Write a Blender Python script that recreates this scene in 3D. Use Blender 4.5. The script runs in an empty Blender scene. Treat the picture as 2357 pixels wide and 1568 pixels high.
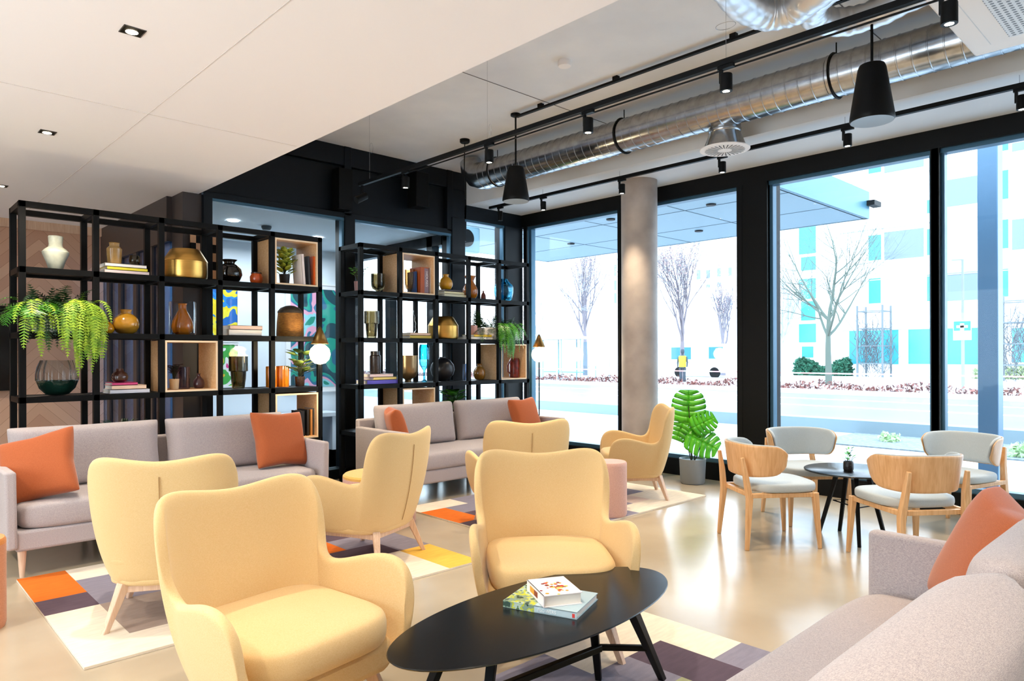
import bpy, math, random
from mathutils import Vector, Matrix, noise
random.seed(7)
C = bpy.context.scene.collection
PI = math.pi
# ---------------------------------------------------------------- camera model (photo pixels -> points in the room)
CH, CX, HY, FPX, ROLL = 1.4, 1178.5, 816.5, 1608.0, .003
A1 = math.atan2(1608, 1685.5)
CA, SA = math.cos(A1), math.sin(A1)
def ray(u, v):
    du, dv = u - CX, v - HY
    a, b = du - ROLL*dv, -(dv + ROLL*du)
    xr, zz = a/FPX, b/FPX
    return (xr*CA + SA, -xr*SA + CA, zz)
def atz(u, v, z=0.):
    d = ray(u, v); t = (z - CH)/d[2]
    return Vector((d[0]*t, d[1]*t, z))
def aty(u, v, y):
    d = ray(u, v); t = y/d[1]
    return Vector((d[0]*t, y, CH + d[2]*t))
def atx(u, v, x):
    d = ray(u, v); t = x/d[0]
    return Vector((x, d[1]*t, CH + d[2]*t))
# ---------------------------------------------------------------- mesh builder
class MB:
    def __init__(s): s.v = []; s.f = []; s.m = []; s.sm = []
    def add(s, vs, fs, mi=0, smooth=False):
        o = len(s.v); s.v += [tuple(p) for p in vs]
        for f in fs: s.f.append(tuple(i + o for i in f)); s.m.append(mi); s.sm.append(smooth)
        return s
    def box(s, x0, x1, y0, y1, z0, z1, mi=0, M=None):
        vs = [Vector(p) for p in ((x0,y0,z0),(x1,y0,z0),(x1,y1,z0),(x0,y1,z0),(x0,y0,z1),(x1,y0,z1),(x1,y1,z1),(x0,y1,z1))]
        if M is not None: vs = [M @ p for p in vs]
        return s.add(vs, [(0,3,2,1),(4,5,6,7),(0,1,5,4),(1,2,6,5),(2,3,7,6),(3,0,4,7)], mi)
    def tube(s, pts, r, n=12, mi=0, cap=True, square=False):
        pts = [Vector(p) for p in pts]; rs = r if isinstance(r, (list, tuple)) else [r]*len(pts)
        if square: n = 4
        vs = []; prev = None
        for i, p in enumerate(pts):
            t = (pts[min(i+1, len(pts)-1)] - pts[max(i-1, 0)])
            if t.length < 1e-9: t = Vector((0,0,1))
            t.normalize()
            if prev is None:
                up = Vector((0,0,1)) if abs(t.z) < .95 else Vector((0,1,0))
                a = t.cross(up).normalized()
            else:
                a = (prev - t*prev.dot(t))
                a = a.normalized() if a.length > 1e-6 else t.orthogonal().normalized()
            prev = a; b = t.cross(a)
            for k in range(n):
                w = 2*PI*k/n + (PI/4 if square else 0)
                vs.append(p + (a*math.cos(w) + b*math.sin(w))*rs[i]*(1.414 if square else 1))
        fs = []
        for i in range(len(pts)-1):
            for k in range(n):
                k2 = (k+1) % n
                fs.append((i*n+k, i*n+k2, (i+1)*n+k2, (i+1)*n+k))
        s.add(vs, fs, mi, not square)
        if cap:
            o = len(s.v) - len(vs)
            s.f.append(tuple(o + k for k in reversed(range(n)))); s.m.append(mi); s.sm.append(False)
            s.f.append(tuple(o + (len(pts)-1)*n + k for k in range(n))); s.m.append(mi); s.sm.append(False)
        return s
    def lathe(s, prof, c=(0,0,0), n=36, mi=0, flute=0, fd=0., capb=True, capt=False):
        vs = []; cx, cy, cz = c
        for r, z in prof:
            for k in range(n):
                w = 2*PI*k/n; rr = r*(1 + (fd*math.cos(flute*w) if flute else 0))
                vs.append((cx + rr*math.cos(w), cy + rr*math.sin(w), cz + z))
        fs = []
        for i in range(len(prof)-1):
            for k in range(n):
                k2 = (k+1) % n; fs.append((i*n+k, i*n+k2, (i+1)*n+k2, (i+1)*n+k))
        o = len(s.v); s.add(vs, fs, mi, True)
        if capb: s.f.append(tuple(o + k for k in reversed(range(n)))); s.m.append(mi); s.sm.append(False)
        if capt: s.f.append(tuple(o + (len(prof)-1)*n + k for k in range(n))); s.m.append(mi); s.sm.append(False)
        return s
    def grid(s, P, mi=0, closed=False):
        nr, nc = len(P), len(P[0]); vs = [p for row in P for p in row]; fs = []
        for i in range(nr-1):
            for j in range(nc if closed else nc-1):
                j2 = (j+1) % nc; fs.append((i*nc+j, i*nc+j2, (i+1)*nc+j2, (i+1)*nc+j))
        return s.add(vs, fs, mi, True)
    def prism(s, pts, z0, z1, mi=0):
        n = len(pts); vs = [(x,y,z0) for x,y in pts] + [(x,y,z1) for x,y in pts]
        fs = [tuple(reversed(range(n))), tuple(range(n, 2*n))] + [(k,(k+1)%n,n+(k+1)%n,n+k) for k in range(n)]
        return s.add(vs, fs, mi)
    def quad(s, a, b, c, d, mi=0): return s.add([a,b,c,d], [(0,1,2,3)], mi)
    def xform(s, M): s.v = [tuple(M @ Vector(p)) for p in s.v]; return s
    def mesh(s, name, mats):
        me = bpy.data.meshes.new(name); me.from_pydata(s.v, [], s.f)
        for m in mats: me.materials.append(m)
        me.polygons.foreach_set('material_index', s.m); me.polygons.foreach_set('use_smooth', s.sm)
        me.update()
        return me
def make(name, mb, mat, parent=None, loc=None, rotz=0, bevel=0, sub=0, solid=0, soft=False, label=None, sharp=40, M=None, segs=2, soff=-1):
    mats = list(mat) if isinstance(mat, (list, tuple)) else [mat]
    me = mb.mesh(name, mats)
    if soft: me.polygons.foreach_set('use_smooth', [True]*len(me.polygons))
    try: me.set_sharp_from_angle(angle=math.radians(sharp))
    except Exception: pass
    o = bpy.data.objects.new(name, me); C.objects.link(o)
    if parent is not None: o.parent = parent
    if loc is not None: o.location = loc
    o.rotation_euler.z = rotz
    if M is not None: o.matrix_local = M
    if solid:
        m = o.modifiers.new('solid', 'SOLIDIFY'); m.thickness = solid; m.offset = soff; m.use_rim = True
    if bevel:
        m = o.modifiers.new('bevel', 'BEVEL'); m.width = bevel; m.segments = segs; m.limit_method = 'ANGLE'; m.angle_limit = math.radians(35)
        m.harden_normals = False
    if sub:
        m = o.modifiers.new('sub', 'SUBSURF'); m.levels = sub; m.render_levels = sub
    if label: o['label'] = label
    return o
def tag(o, label=None, cat=None, group=None, kind=None):
    if label: o['label'] = label
    if cat: o['category'] = cat
    if group: o['group'] = group
    if kind: o['kind'] = kind
    return o
def thing(name, label, cat, loc=(0,0,0), rotz=0, group=None):
    o = bpy.data.objects.new(name, None); C.objects.link(o); o.empty_display_size = .05
    o.location = loc; o.rotation_euler = (0,0,rotz)
    return tag(o, label, cat, group)
def solo(name, mb, mat, label, cat, group=None, **k): return tag(make(name, mb, mat, **k), label, cat, group)
def struct(name, mb, mat, label, **k): return tag(make(name, mb, mat, **k), label, None, None, 'structure')
def dup(root, loc, rotz, label, group=None):
    r = root.copy(); C.objects.link(r); r.location = loc; r.rotation_euler = (0,0,rotz); r['label'] = label
    if group: r['group'] = group
    for ch in list(root.children):
        c = ch.copy(); C.objects.link(c); c.parent = r
        for g in list(ch.children):
            d = g.copy(); C.objects.link(d); d.parent = c
    return r
# ---------------------------------------------------------------- materials
def srgb(h):
    h = h.lstrip('#'); r = [int(h[i:i+2], 16)/255 for i in (0,2,4)]
    return tuple(c/12.92 if c <= .04045 else ((c+.055)/1.055)**2.4 for c in r)
def N(nt, t, **k):
    n = nt.nodes.new(t)
    for a, b in k.items(): setattr(n, a, b)
    return n
def mat(name, col, rough=.6, metal=0, bump=0, bscale=300, spec=.5, mottle=0, mscale=4, col2=None, aniso=False, sheen=0, coat=0, stretch=None, alpha=1, trans=0, ior=1.45, emis=None, estr=0):
    m = bpy.data.materials.new(name); m.use_nodes = True; nt = m.node_tree; b = nt.nodes['Principled BSDF']
    col = srgb(col) if isinstance(col, str) else col
    b.inputs['Base Color'].default_value = (*col, 1); b.inputs['Roughness'].default_value = rough; b.inputs['Metallic'].default_value = metal
    b.inputs['Specular IOR Level'].default_value = spec
    if coat: b.inputs['Coat Weight'].default_value = coat; b.inputs['Coat Roughness'].default_value = .08
    if sheen: b.inputs['Sheen Weight'].default_value = sheen; b.inputs['Sheen Roughness'].default_value = .4
    if trans: b.inputs['Transmission Weight'].default_value = trans; b.inputs['IOR'].default_value = ior
    if alpha < 1: b.inputs['Alpha'].default_value = alpha
    if emis: b.inputs['Emission Color'].default_value = (*emis, 1); b.inputs['Emission Strength'].default_value = estr
    tc = N(nt, 'ShaderNodeTexCoord'); vec = tc.outputs['Object']
    if stretch:
        mp = N(nt, 'ShaderNodeMapping'); mp.inputs['Scale'].default_value = stretch; nt.links.new(vec, mp.inputs[0]); vec = mp.outputs[0]
    if mottle or col2:
        n = N(nt, 'ShaderNodeTexNoise'); n.inputs['Scale'].default_value = mscale; n.inputs['Detail'].default_value = 5; nt.links.new(vec, n.inputs['Vector'])
        r = N(nt, 'ShaderNodeValToRGB'); nt.links.new(n.outputs['Fac'], r.inputs[0])
        c2 = (srgb(col2) if isinstance(col2, str) else col2) if col2 else tuple(c*(1-mottle) for c in col)
        r.color_ramp.elements[0].position = .35; r.color_ramp.elements[1].position = .65
        r.color_ramp.elements[0].color = (*c2, 1); r.color_ramp.elements[1].color = (*col, 1)
        nt.links.new(r.outputs[0], b.inputs['Base Color'])
    if bump:
        n = N(nt, 'ShaderNodeTexNoise'); n.inputs['Scale'].default_value = bscale; n.inputs['Detail'].default_value = 3; nt.links.new(vec, n.inputs['Vector'])
        bp = N(nt, 'ShaderNodeBump'); bp.inputs['Strength'].default_value = bump; bp.inputs['Distance'].default_value = .004
        nt.links.new(n.outputs['Fac'], bp.inputs['Height']); nt.links.new(bp.outputs[0], b.inputs['Normal'])
    return m
def fabric(name, col, col2=None, sc=420, bump=.35, sheen=.25):
    """woven melange: fine crossed threads in colour and relief"""
    m = mat(name, col, .9, bump=0, sheen=sheen, spec=.2); nt = m.node_tree; b = nt.nodes['Principled BSDF']
    c1 = srgb(col) if isinstance(col, str) else col
    c2 = srgb(col2) if col2 else tuple(c*.82 for c in c1)
    tc = N(nt, 'ShaderNodeTexCoord')
    outs = []
    for s in ((sc, sc*.16, sc*.5), (sc*.16, sc, sc)):
        mp = N(nt, 'ShaderNodeMapping'); mp.inputs['Scale'].default_value = s; nt.links.new(tc.outputs['Object'], mp.inputs[0])
        n = N(nt, 'ShaderNodeTexNoise'); n.inputs['Scale'].default_value = 1; n.inputs['Detail'].default_value = 1; nt.links.new(mp.outputs[0], n.inputs['Vector']); outs.append(n.outputs['Fac'])
    mx = N(nt, 'ShaderNodeMath', operation='ADD'); nt.links.new(outs[0], mx.inputs[0]); nt.links.new(outs[1], mx.inputs[1])
    h = N(nt, 'ShaderNodeMath', operation='MULTIPLY'); h.inputs[1].default_value = .5; nt.links.new(mx.outputs[0], h.inputs[0])
    r = N(nt, 'ShaderNodeValToRGB'); r.color_ramp.elements[0].position = .4; r.color_ramp.elements[1].position = .6
    r.color_ramp.elements[0].color = (*c2, 1); r.color_ramp.elements[1].color = (*c1, 1)
    nt.links.new(h.outputs[0], r.inputs[0]); nt.links.new(r.outputs[0], b.inputs['Base Color'])
    bp = N(nt, 'ShaderNodeBump'); bp.inputs['Strength'].default_value = bump; bp.inputs['Distance'].default_value = .002
    nt.links.new(h.outputs[0], bp.inputs['Height']); nt.links.new(bp.outputs[0], b.inputs['Normal'])
    return m
def wood(name, c1, c2, sc=(2, 30, 30), rough=.45):
    m = mat(name, c1, rough); nt = m.node_tree; b = nt.nodes['Principled BSDF']
    tc = N(nt, 'ShaderNodeTexCoord'); mp = N(nt, 'ShaderNodeMapping'); mp.inputs['Scale'].default_value = sc; nt.links.new(tc.outputs['Object'], mp.inputs[0])
    n = N(nt, 'ShaderNodeTexNoise'); n.inputs['Scale'].default_value = 1.2; n.inputs['Detail'].default_value = 6; n.inputs['Distortion'].default_value = .6; nt.links.new(mp.outputs[0], n.inputs['Vector'])
    r = N(nt, 'ShaderNodeValToRGB'); r.color_ramp.elements[0].position = .3; r.color_ramp.elements[1].position = .7
    r.color_ramp.elements[0].color = (*srgb(c2), 1); r.color_ramp.elements[1].color = (*srgb(c1), 1)
    nt.links.new(n.outputs['Fac'], r.inputs[0]); nt.links.new(r.outputs[0], b.inputs['Base Color'])
    return m
def glass(name, tint=(.93,.98,1), refl=.5, dens=0., rough=0., film=.25):
    """thin pane / hollow glass: see-through with a Fresnel reflection"""
    m = bpy.data.materials.new(name); m.use_nodes = True; nt = m.node_tree; nt.nodes.clear()
    o = N(nt, 'ShaderNodeOutputMaterial'); t = N(nt, 'ShaderNodeBsdfTransparent'); t.inputs[0].default_value = (*tint, 1)
    g = N(nt, 'ShaderNodeBsdfGlossy'); g.inputs['Roughness'].default_value = rough; g.inputs[0].default_value = (1,1,1,1)
    l = N(nt, 'ShaderNodeLayerWeight'); l.inputs[0].default_value = film
    mu = N(nt, 'ShaderNodeMath', operation='MULTIPLY'); mu.inputs[1].default_value = refl; nt.links.new(l.outputs['Fresnel'], mu.inputs[0])
    mx = N(nt, 'ShaderNodeMixShader'); nt.links.new(mu.outputs[0], mx.inputs[0]); nt.links.new(t.outputs[0], mx.inputs[1]); nt.links.new(g.outputs[0], mx.inputs[2])
    nt.links.new(mx.outputs[0], o.inputs[0])
    return m
def emit(name, col, s):
    m = bpy.data.materials.new(name); m.use_nodes = True; nt = m.node_tree; nt.nodes.clear()
    o = N(nt, 'ShaderNodeOutputMaterial'); e = N(nt, 'ShaderNodeEmission'); e.inputs[0].default_value = (*col, 1); e.inputs[1].default_value = s
    nt.links.new(e.outputs[0], o.inputs[0]); return m
MT = {}
MT['black'] = mat('black_metal', '#050607', .5, 0, spec=.18)
MT['navy'] = mat('anthracite_panel', '#050d15', .45, spec=.25, mottle=.1, mscale=1)
MT['frame'] = mat('sky_tinted_frame', '#41657b', .35, .5)  # sky reflection on the jambs is put into this base colour
MT['white'] = mat('white_paint', '#f4f1f0', .8)
MT['soffit'] = mat('white_plaster', '#fbfaff', .85)
MT['lobbywhite'] = mat('lobby_white', '#e8edf2', .7)
MT['mustard'] = fabric('mustard_wool', '#e0c392', '#d7b680', 900, .15, .2)
MT['sofa'] = fabric('greige_melange', '#bdb4b3', '#9c9397', 900, .35, .2)
MT['orange'] = fabric('terracotta_velvet', '#b0603a', '#a35530', 700, .12, .3)
MT['pad'] = fabric('grey_felt', '#bcc4c8', '#adb6ba', 900, .2, .2)
MT['beech'] = wood('pale_beech', '#e3b98a', '#cf9c68', (60, 60, 3), .4)
MT['shell'] = wood('beech_ply_shell', '#e2b585', '#cd9a66', (50, 50, 2), .35)
MT['ash'] = wood('whitewashed_ash', '#e2c6ae', '#cfab8e', (70, 70, 4), .5)
MT['ply'] = wood('birch_ply', '#dcb68a', '#c99b68', (3, 40, 60), .55)
MT['plyedge'] = mat('ply_edge', '#f0d6b4', .6)
MT['tabletop'] = mat('black_laminate', '#0a0a0c', .24, spec=.35)
MT['steel'] = mat('galvanised_steel', '#b9bdc2', .22, 1, mottle=.25, mscale=14)
MT['foil'] = mat('aluminium_foil', '#e4e7ec', .4, .85, bump=.12, bscale=14)
MT['gold'] = mat('brushed_brass', '#dfae5c', .33, 1, mottle=.12, mscale=3, stretch=(1,1,30))
MT['leaf'] = mat('leaf_green', '#4f9a1e', .4, mottle=.35, mscale=9, col2='#2c6a14')
MT['leafbright'] = mat('monstera_green', '#58c414', .35, col2='#2f8f10', mscale=5)
MT['fern'] = mat('fern_lime', '#a5c433', .6, col2='#5c8c1e', mscale=16)
MT['ferndark'] = mat('fern_dark', '#1f4a1c', .5, col2='#0f2f14', mscale=9)
MT['stem'] = mat('dark_stem', '#2a2f1c', .7)
MT['soil'] = mat('soil', '#2a1c13', 1)
MT['paper'] = mat('book_pages', '#f0e9df', .9)
MT['lamp'] = emit('lamp_glow', (1, .80, .52), 40)
MT['pane'] = glass('window_glass', (.95,.985,1), .55, film=.2)
SKY, SPOT_W, DOWN_W, FLOOR_W, LOBBY_W, EXPO, ROLLSIGN = 2.9, 60, 70, 30, 28, 1.33, -1
# ================================================================ floor, ceilings, walls
XF, YB = 6.97, 7.1      # inner faces of the street front and of the rear glazed partition
def floor_mat():
    m = bpy.data.materials.new('polished_concrete'); m.use_nodes = True; nt = m.node_tree; b = nt.nodes['Principled BSDF']
    tc = N(nt, 'ShaderNodeTexCoord')
    n = N(nt, 'ShaderNodeTexNoise'); n.inputs['Scale'].default_value = 1.3; n.inputs['Detail'].default_value = 4; n.inputs['Roughness'].default_value = .5; nt.links.new(tc.outputs['Object'], n.inputs['Vector'])
    r = N(nt, 'ShaderNodeValToRGB'); e = r.color_ramp.elements; e[0].position = .3; e[1].position = .7
    e[0].color = (*srgb('#a19480'), 1); e[1].color = (*srgb('#b4a894'), 1); nt.links.new(n.outputs['Fac'], r.inputs[0]); nt.links.new(r.outputs[0], b.inputs['Base Color'])
    n2 = N(nt, 'ShaderNodeTexNoise'); n2.inputs['Scale'].default_value = 2.2; n2.inputs['Detail'].default_value = 4; nt.links.new(tc.outputs['Object'], n2.inputs['Vector'])
    mr = N(nt, 'ShaderNodeMapRange'); mr.inputs['To Min'].default_value = .17; mr.inputs['To Max'].default_value = .24; nt.links.new(n2.outputs['Fac'], mr.inputs[0]); nt.links.new(mr.outputs[0], b.inputs['Roughness'])
    b.inputs['Specular IOR Level'].default_value = .7
    return m
def concrete(name, c1, c2, sc=1.2, rough=.75):
    m = mat(name, c1, rough, col2=c2, mscale=sc, bump=.15, bscale=30); return m
struct('floor', MB().box(-3.2, 7.12, -3.2, 9.9, -.12, 0), floor_mat(), 'polished beige concrete floor of the lounge')
conc = concrete('cast_concrete', '#eff1f4', '#e0e3e8')
struct('ceiling', MB().box(2.3, 5.95, -3.2, 7.2, 3.79, 3.95), conc, 'raw grey concrete ceiling above the track lights')
# joint lines of the formwork
jm = MB()
for y in (1.9, 4.55): jm.box(2.53, 5.95, y, y+.006, 3.786, 3.79)
struct('trim_1', jm, mat('formwork_joint', '#6f6f70', .9), 'thin formwork joints in the concrete ceiling')
struct('ceiling', MB().box(5.95, 7.15, -3.2, 7.2, 3.38, 3.95), concrete('cast_concrete_low', '#e9ecef', '#dbdee2', .8), 'lowered concrete slab running along the street windows')
sof = MB().box(-3.2, 2.53, -3.2, 7.15, 3.0, 3.95).box(-3.2, 2.40, 7.15, 9.96, 3.0, 3.95)
struct('ceiling', sof, MT['soffit'], 'lowered white plaster ceiling over the left half of the lounge')
gr = MB()
for x, y0, y1 in ((1.45, -1, 9.9),): gr.box(x, x+.004, y0, y1, 2.998, 3.0)
gr.box(-3, 2.5, 5.0, 5.004, 2.998, 3.0)
struct('trim_2', gr, mat('plaster_joint', '#d5cfcd', .9), 'faint plasterboard joints in the white ceiling')
# chevron timber wall far left
def chevron():
    m = bpy.data.materials.new('chevron_oak'); m.use_nodes = True; nt = m.node_tree; b = nt.nodes['Principled BSDF']
    tc = N(nt, 'ShaderNodeTexCoord'); sp = N(nt, 'ShaderNodeSeparateXYZ'); nt.links.new(tc.outputs['Object'], sp.inputs[0])
    def M(op, a, bb, c=None):
        n = N(nt, 'ShaderNodeMath', operation=op)
        for i, q in enumerate((a, bb, c)):
            if q is None: continue
            if isinstance(q, (int, float)): n.inputs[i].default_value = q
            else: nt.links.new(q, n.inputs[i])
        return n.outputs[0]
    pp = M('PINGPONG', sp.outputs['X'], .42)
    s = M('ADD', sp.outputs['Z'], M('MULTIPLY', pp, 1.0))
    fl = M('FLOOR', M('DIVIDE', s, .14), 0); fr = M('FRACT', M('DIVIDE', s, .14), 0)
    w = N(nt, 'ShaderNodeTexWhiteNoise', noise_dimensions='1D'); nt.links.new(fl, w.inputs['W'])
    mx = N(nt, 'ShaderNodeMix', data_type='RGBA'); nt.links.new(w.outputs['Value'], mx.inputs['Factor'])
    mx.inputs['A'].default_value = (*srgb('#c9a189'), 1); mx.inputs['B'].default_value = (*srgb('#dcb99f'), 1)
    g = M('LESS_THAN', fr, .035); m2 = N(nt, 'ShaderNodeMix', data_type='RGBA'); nt.links.new(g, m2.inputs['Factor']); nt.links.new(mx.outputs['Result'], m2.inputs['A']); m2.inputs['B'].default_value = (*srgb('#a9826a'), 1)
    nt.links.new(m2.outputs['Result'], b.inputs['Base Color']); b.inputs['Roughness'].default_value = .55
    return m
struct('wall_left', MB().box(-3.2, 2.40, 9.96, 10.1, -.02, 3.0), chevron(), 'pale timber wall laid in chevrons behind the left shelf')
struct('baseboard_left', MB().box(-3.2, 2.40, 9.9, 9.96, 2.90, 3.0), MT['ash'], 'pale cornice strip on the chevron wall')
# column casing at the end of the white ceiling and the partition running back from it
wc = MB().box(2.38, 2.58, 7.14, 7.45, 0, 3.0).box(2.33, 2.40, 7.45, 9.96, 2.55, 3.0).box(2.34, 2.40, 7.45, 9.96, 0, .12)
for y in (7.95, 8.5, 9.1, 9.6): wc.box(2.34, 2.40, y, y+.12, .12, 2.55)
struct('wall_partition', wc, mat('bronze_brown_panel', '#3a3231', .45), 'dark brown casing and posts of the side partition')
struct('window_9', MB().box(2.36, 2.38, 7.45, 9.96, .12, 2.55), glass('blue_tinted_glass', (.35,.55,.8), .8, film=.35), 'blue tinted glass of the side partition')
# ---- rear wall (black steel grid with glass)
bk = MB().box(2.55, 5.95, YB, YB+.18, 3.57, 3.79).box(2.55, 5.95, YB+.06, YB+.18, 2.97, 3.57)
bk.box(5.69, 5.95, YB, YB+.18, 2.9, 3.57)
bk.box(5.91, 7.12, YB, YB+.18, 3.19, 3.38)
for x0, x1 in ((2.56, 2.645), (4.126, 4.26), (5.69, 5.91), (6.63, 6.97)): bk.box(x0, x1, YB-.02, YB+.2, 0, 2.99 if x1 < 5.9 else 3.19)
for x0, x1 in ((2.56, 4.2), (4.2, 5.75)): bk.box(x0, x1, YB-.01, YB+.17, 2.97, 3.03)
for x in (4.13, 5.62): bk.box(x, x+.09, YB-.01, YB+.1, 3.0, 3.79)
bk.box(2.56, 7.0, YB-.02, YB+.18, 0, .11)
struct('wall_back', bk, MT['navy'], 'dark blue black panels and steel posts of the rear glazed wall', bevel=.004)
bx = MB().box(3.99, 4.16, YB-.13, YB+.02, 3.04, 3.5)  # black box in front of the rear wall panels
struct('trim_3', bx, MT['black'], 'plain black box standing out above the rear glass')
for n, (a, b, z) in enumerate(((2.645, 4.126, 2.97), (4.26, 5.69, 2.97), (5.91, 6.63, 3.19))):
    w = MB().box(a, b, YB+.06, YB+.075, .11, z)
    o = tag(bpy.data.objects.new('window_%d' % (6+n), None), None, None, None, 'structure'); C.objects.link(o); make('pane', w, MT['pane'], o)
    make('frame', MB().box(a, b, YB-.005, YB+.06, z-.03, z+.0).box(b-.03, b, YB+.0, YB+.06, .11, z-.03), MT['frame'], o); o['label'] = ('left pane of the rear glass wall', 'middle pane of the rear glass wall', 'narrow right pane of the rear glass wall')[n]  # lit head underside and jamb carried by the sky-tinted frame colour
# ---- street front
hd = MB().box(XF, XF+.25, -3.2, 7.2, 3.21, 3.38)
struct('trim_4', hd, MT['black'], 'black steel head beam above the street windows')
kb = MB().box(XF, XF+.25, -3.2, 7.2, 0, .19)
struct('baseboard_right', kb, MT['black'], 'black steel sill beam below the street windows')
pil = MB().box(XF, XF+.3, 3.44, 3.78, .19, 3.21)
struct('wall_right', pil, MT['black'], 'wide black pier between the street windows')
mull = lambda a, b: MB().box(XF, XF+.16, a, b, .19, 3.21)
WR = [(5.39, 7.0), (3.78, 5.29), (1.91, 3.44), (-.92, 1.86), (-3.0, -1.0)]
WL = ['street window left of the round concrete column', 'street window between the concrete column and the wide black pier', 'street window right of the wide black pier',
      'last street window at the right edge of the photo', 'street window beyond the right edge']
for i, (a, b) in enumerate(WR):
    r = bpy.data.objects.new('window_%d' % (i+1), None); C.objects.link(r); tag(r, WL[i], None, None, 'structure')
    fr = MB().box(XF+.02, XF+.16, a-.05, a+.0, .19, 3.21).box(XF+.02, XF+.16, b, b+.05, .19, 3.21)
    fr.box(XF+.06, XF+.14, a, a+.035, .19, 3.21).box(XF+.06, XF+.14, b-.035, b, .19, 3.21).box(XF+.04, XF+.14, a, b, .19, .235).box(XF+.04, XF+.14, a, b, 3.17, 3.21)
    make('frame', fr, MT['frame'], r)
    make('unlit_front', MB().box(XF-.004, XF+.02, a-.06, a+.002, .19, 3.21).box(XF-.004, XF+.02, b-.002, b+.06, .19, 3.21), MT['black'], r)  # black plates keep room-side faces free of the painted sky tint
    make('pane', MB().box(XF+.10, XF+.11, a+.03, b-.03, .23, 3.18), MT['pane'], r)
cm = concrete('column_concrete', '#b5aaa2', '#9a8f88', 2.6, .6)
col = MB().lathe([(.205, 0), (.205, 3.38)], (0,0,0), 48)
o = struct('concrete_column', col, cm, 'round raw concrete column in front of the street windows', loc=(6.58, 4.78, 0), soft=False)
# ---- lobby behind the rear glass
lf = mat('lobby_floor', '#8fa0ab', .35)
struct('floor', MB().box(2.40, 5.80, 7.28, 9.7, -.1, 0), lf, 'grey floor of the lobby behind the glass')
lb = MB().box(2.40, 5.80, 9.7, 9.8, 0, 3.05)
struct('wall_lobby', lb, MT['lobbywhite'], 'white back wall of the lobby behind the glass')
struct('ceiling', MB().box(2.40, 5.80, 7.29, 9.8, 2.99, 3.1), mat('lobby_ceiling', '#dfe8f0', .6), 'white lobby ceiling seen through the glass')
rr = MB()
for y in (7.5, 8.5, 9.5): rr.box(5.68, 5.80, y, y+.12, 0, 2.99)
rr.box(5.68, 5.80, 7.3, 9.7, 0, .12).box(5.68, 5.80, 7.3, 9.7, 2.85, 2.99)
struct('wall_lobby_right', rr, MT['navy'], 'dark posts of the outer lobby glazing')
struct('window_10', MB().box(5.735, 5.745, 7.3, 9.7, .12, 2.85), MT['pane'], 'outer glazing of the lobby')
bw = mat('rear_room_wall', '#e6ddd4', .8)
struct('wall_left', MB().box(-3.35, -3.2, -3.2, 9.96, 0, .25).box(-3.35, -3.2, -3.2, 9.96, 2.75, 3.0).box(-3.35, -3.2, 5.4, 9.96, .25, 2.75).box(-3.35, -3.2, -3.2, .9, .25, 2.75), bw, 'plain wall on the far left behind the camera')
struct('wall_front', MB().box(-3.35, 6.97, -3.35, -3.2, 0, .25).box(-3.35, 6.97, -3.35, -3.2, 3.0, 3.95).box(-3.35, 6.97, -3.35, -3.2, .25, 3.0), bw, 'plain wall behind the camera')
struct('window_11', MB().box(-3.28, -3.27, .9, 5.4, .25, 2.75), MT['pane'], 'unseen window added in the far left wall for fill daylight')  # opening added out of view to bring fill daylight onto the furniture
0 and struct('window_12', MB().box(2.1, 6.6, -3.28, -3.27, .25, 3.0), MT['pane'], 'window behind the camera, right')
# ================================================================ wing armchairs
def lerp(a, b, t): return a + (b-a)*t
def wing_shell():
    T = [(0,-.335,.872),(.10,-.333,.882),(.19,-.325,.897),(.265,-.305,.905),(.322,-.272,.893),(.346,-.236,.858),(.357,-.203,.795),(.354,-.180,.715),(.345,-.163,.64),(.336,-.140,.583),
         (.338,-.100,.558),(.355,-.045,.564),(.37,.04,.588),(.385,.13,.612),(.392,.21,.618),(.392,.275,.60),(.385,.318,.553),(.375,.335,.49),(.365,.338,.42)]
    B = [(0,-.215),(.08,-.213),(.15,-.205),(.20,-.185),(.232,-.165),(.248,-.145),(.260,-.123),(.269,-.10),(.277,-.076),(.284,-.048),
         (.290,-.012),(.30,.045),(.304,.105),(.308,.15),(.311,.195),(.313,.235),(.314,.268),(.314,.29),(.313,.305)]
    R = 9; half = []
    for (tx, ty, tz), (bx, by) in zip(T, B):
        col = []
        for k in range(R+1):
            t = k/R
            g = 1-(1-t)**2.3
            # a little outward belly in the lower shell
            z = .235 + (tz-.235)*t
            gz = lerp(t, g, .75)
            col.append(Vector((lerp(bx, tx, gz), lerp(by, ty, gz), z)))
        half.append(col)
    cols = [[Vector((-p.x, p.y, p.z)) for p in c] for c in reversed(half[1:])] + half
    rows = [[cols[j][i] for j in range(len(cols))] for i in range(R+1)]
    return MB().grid(rows)
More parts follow.
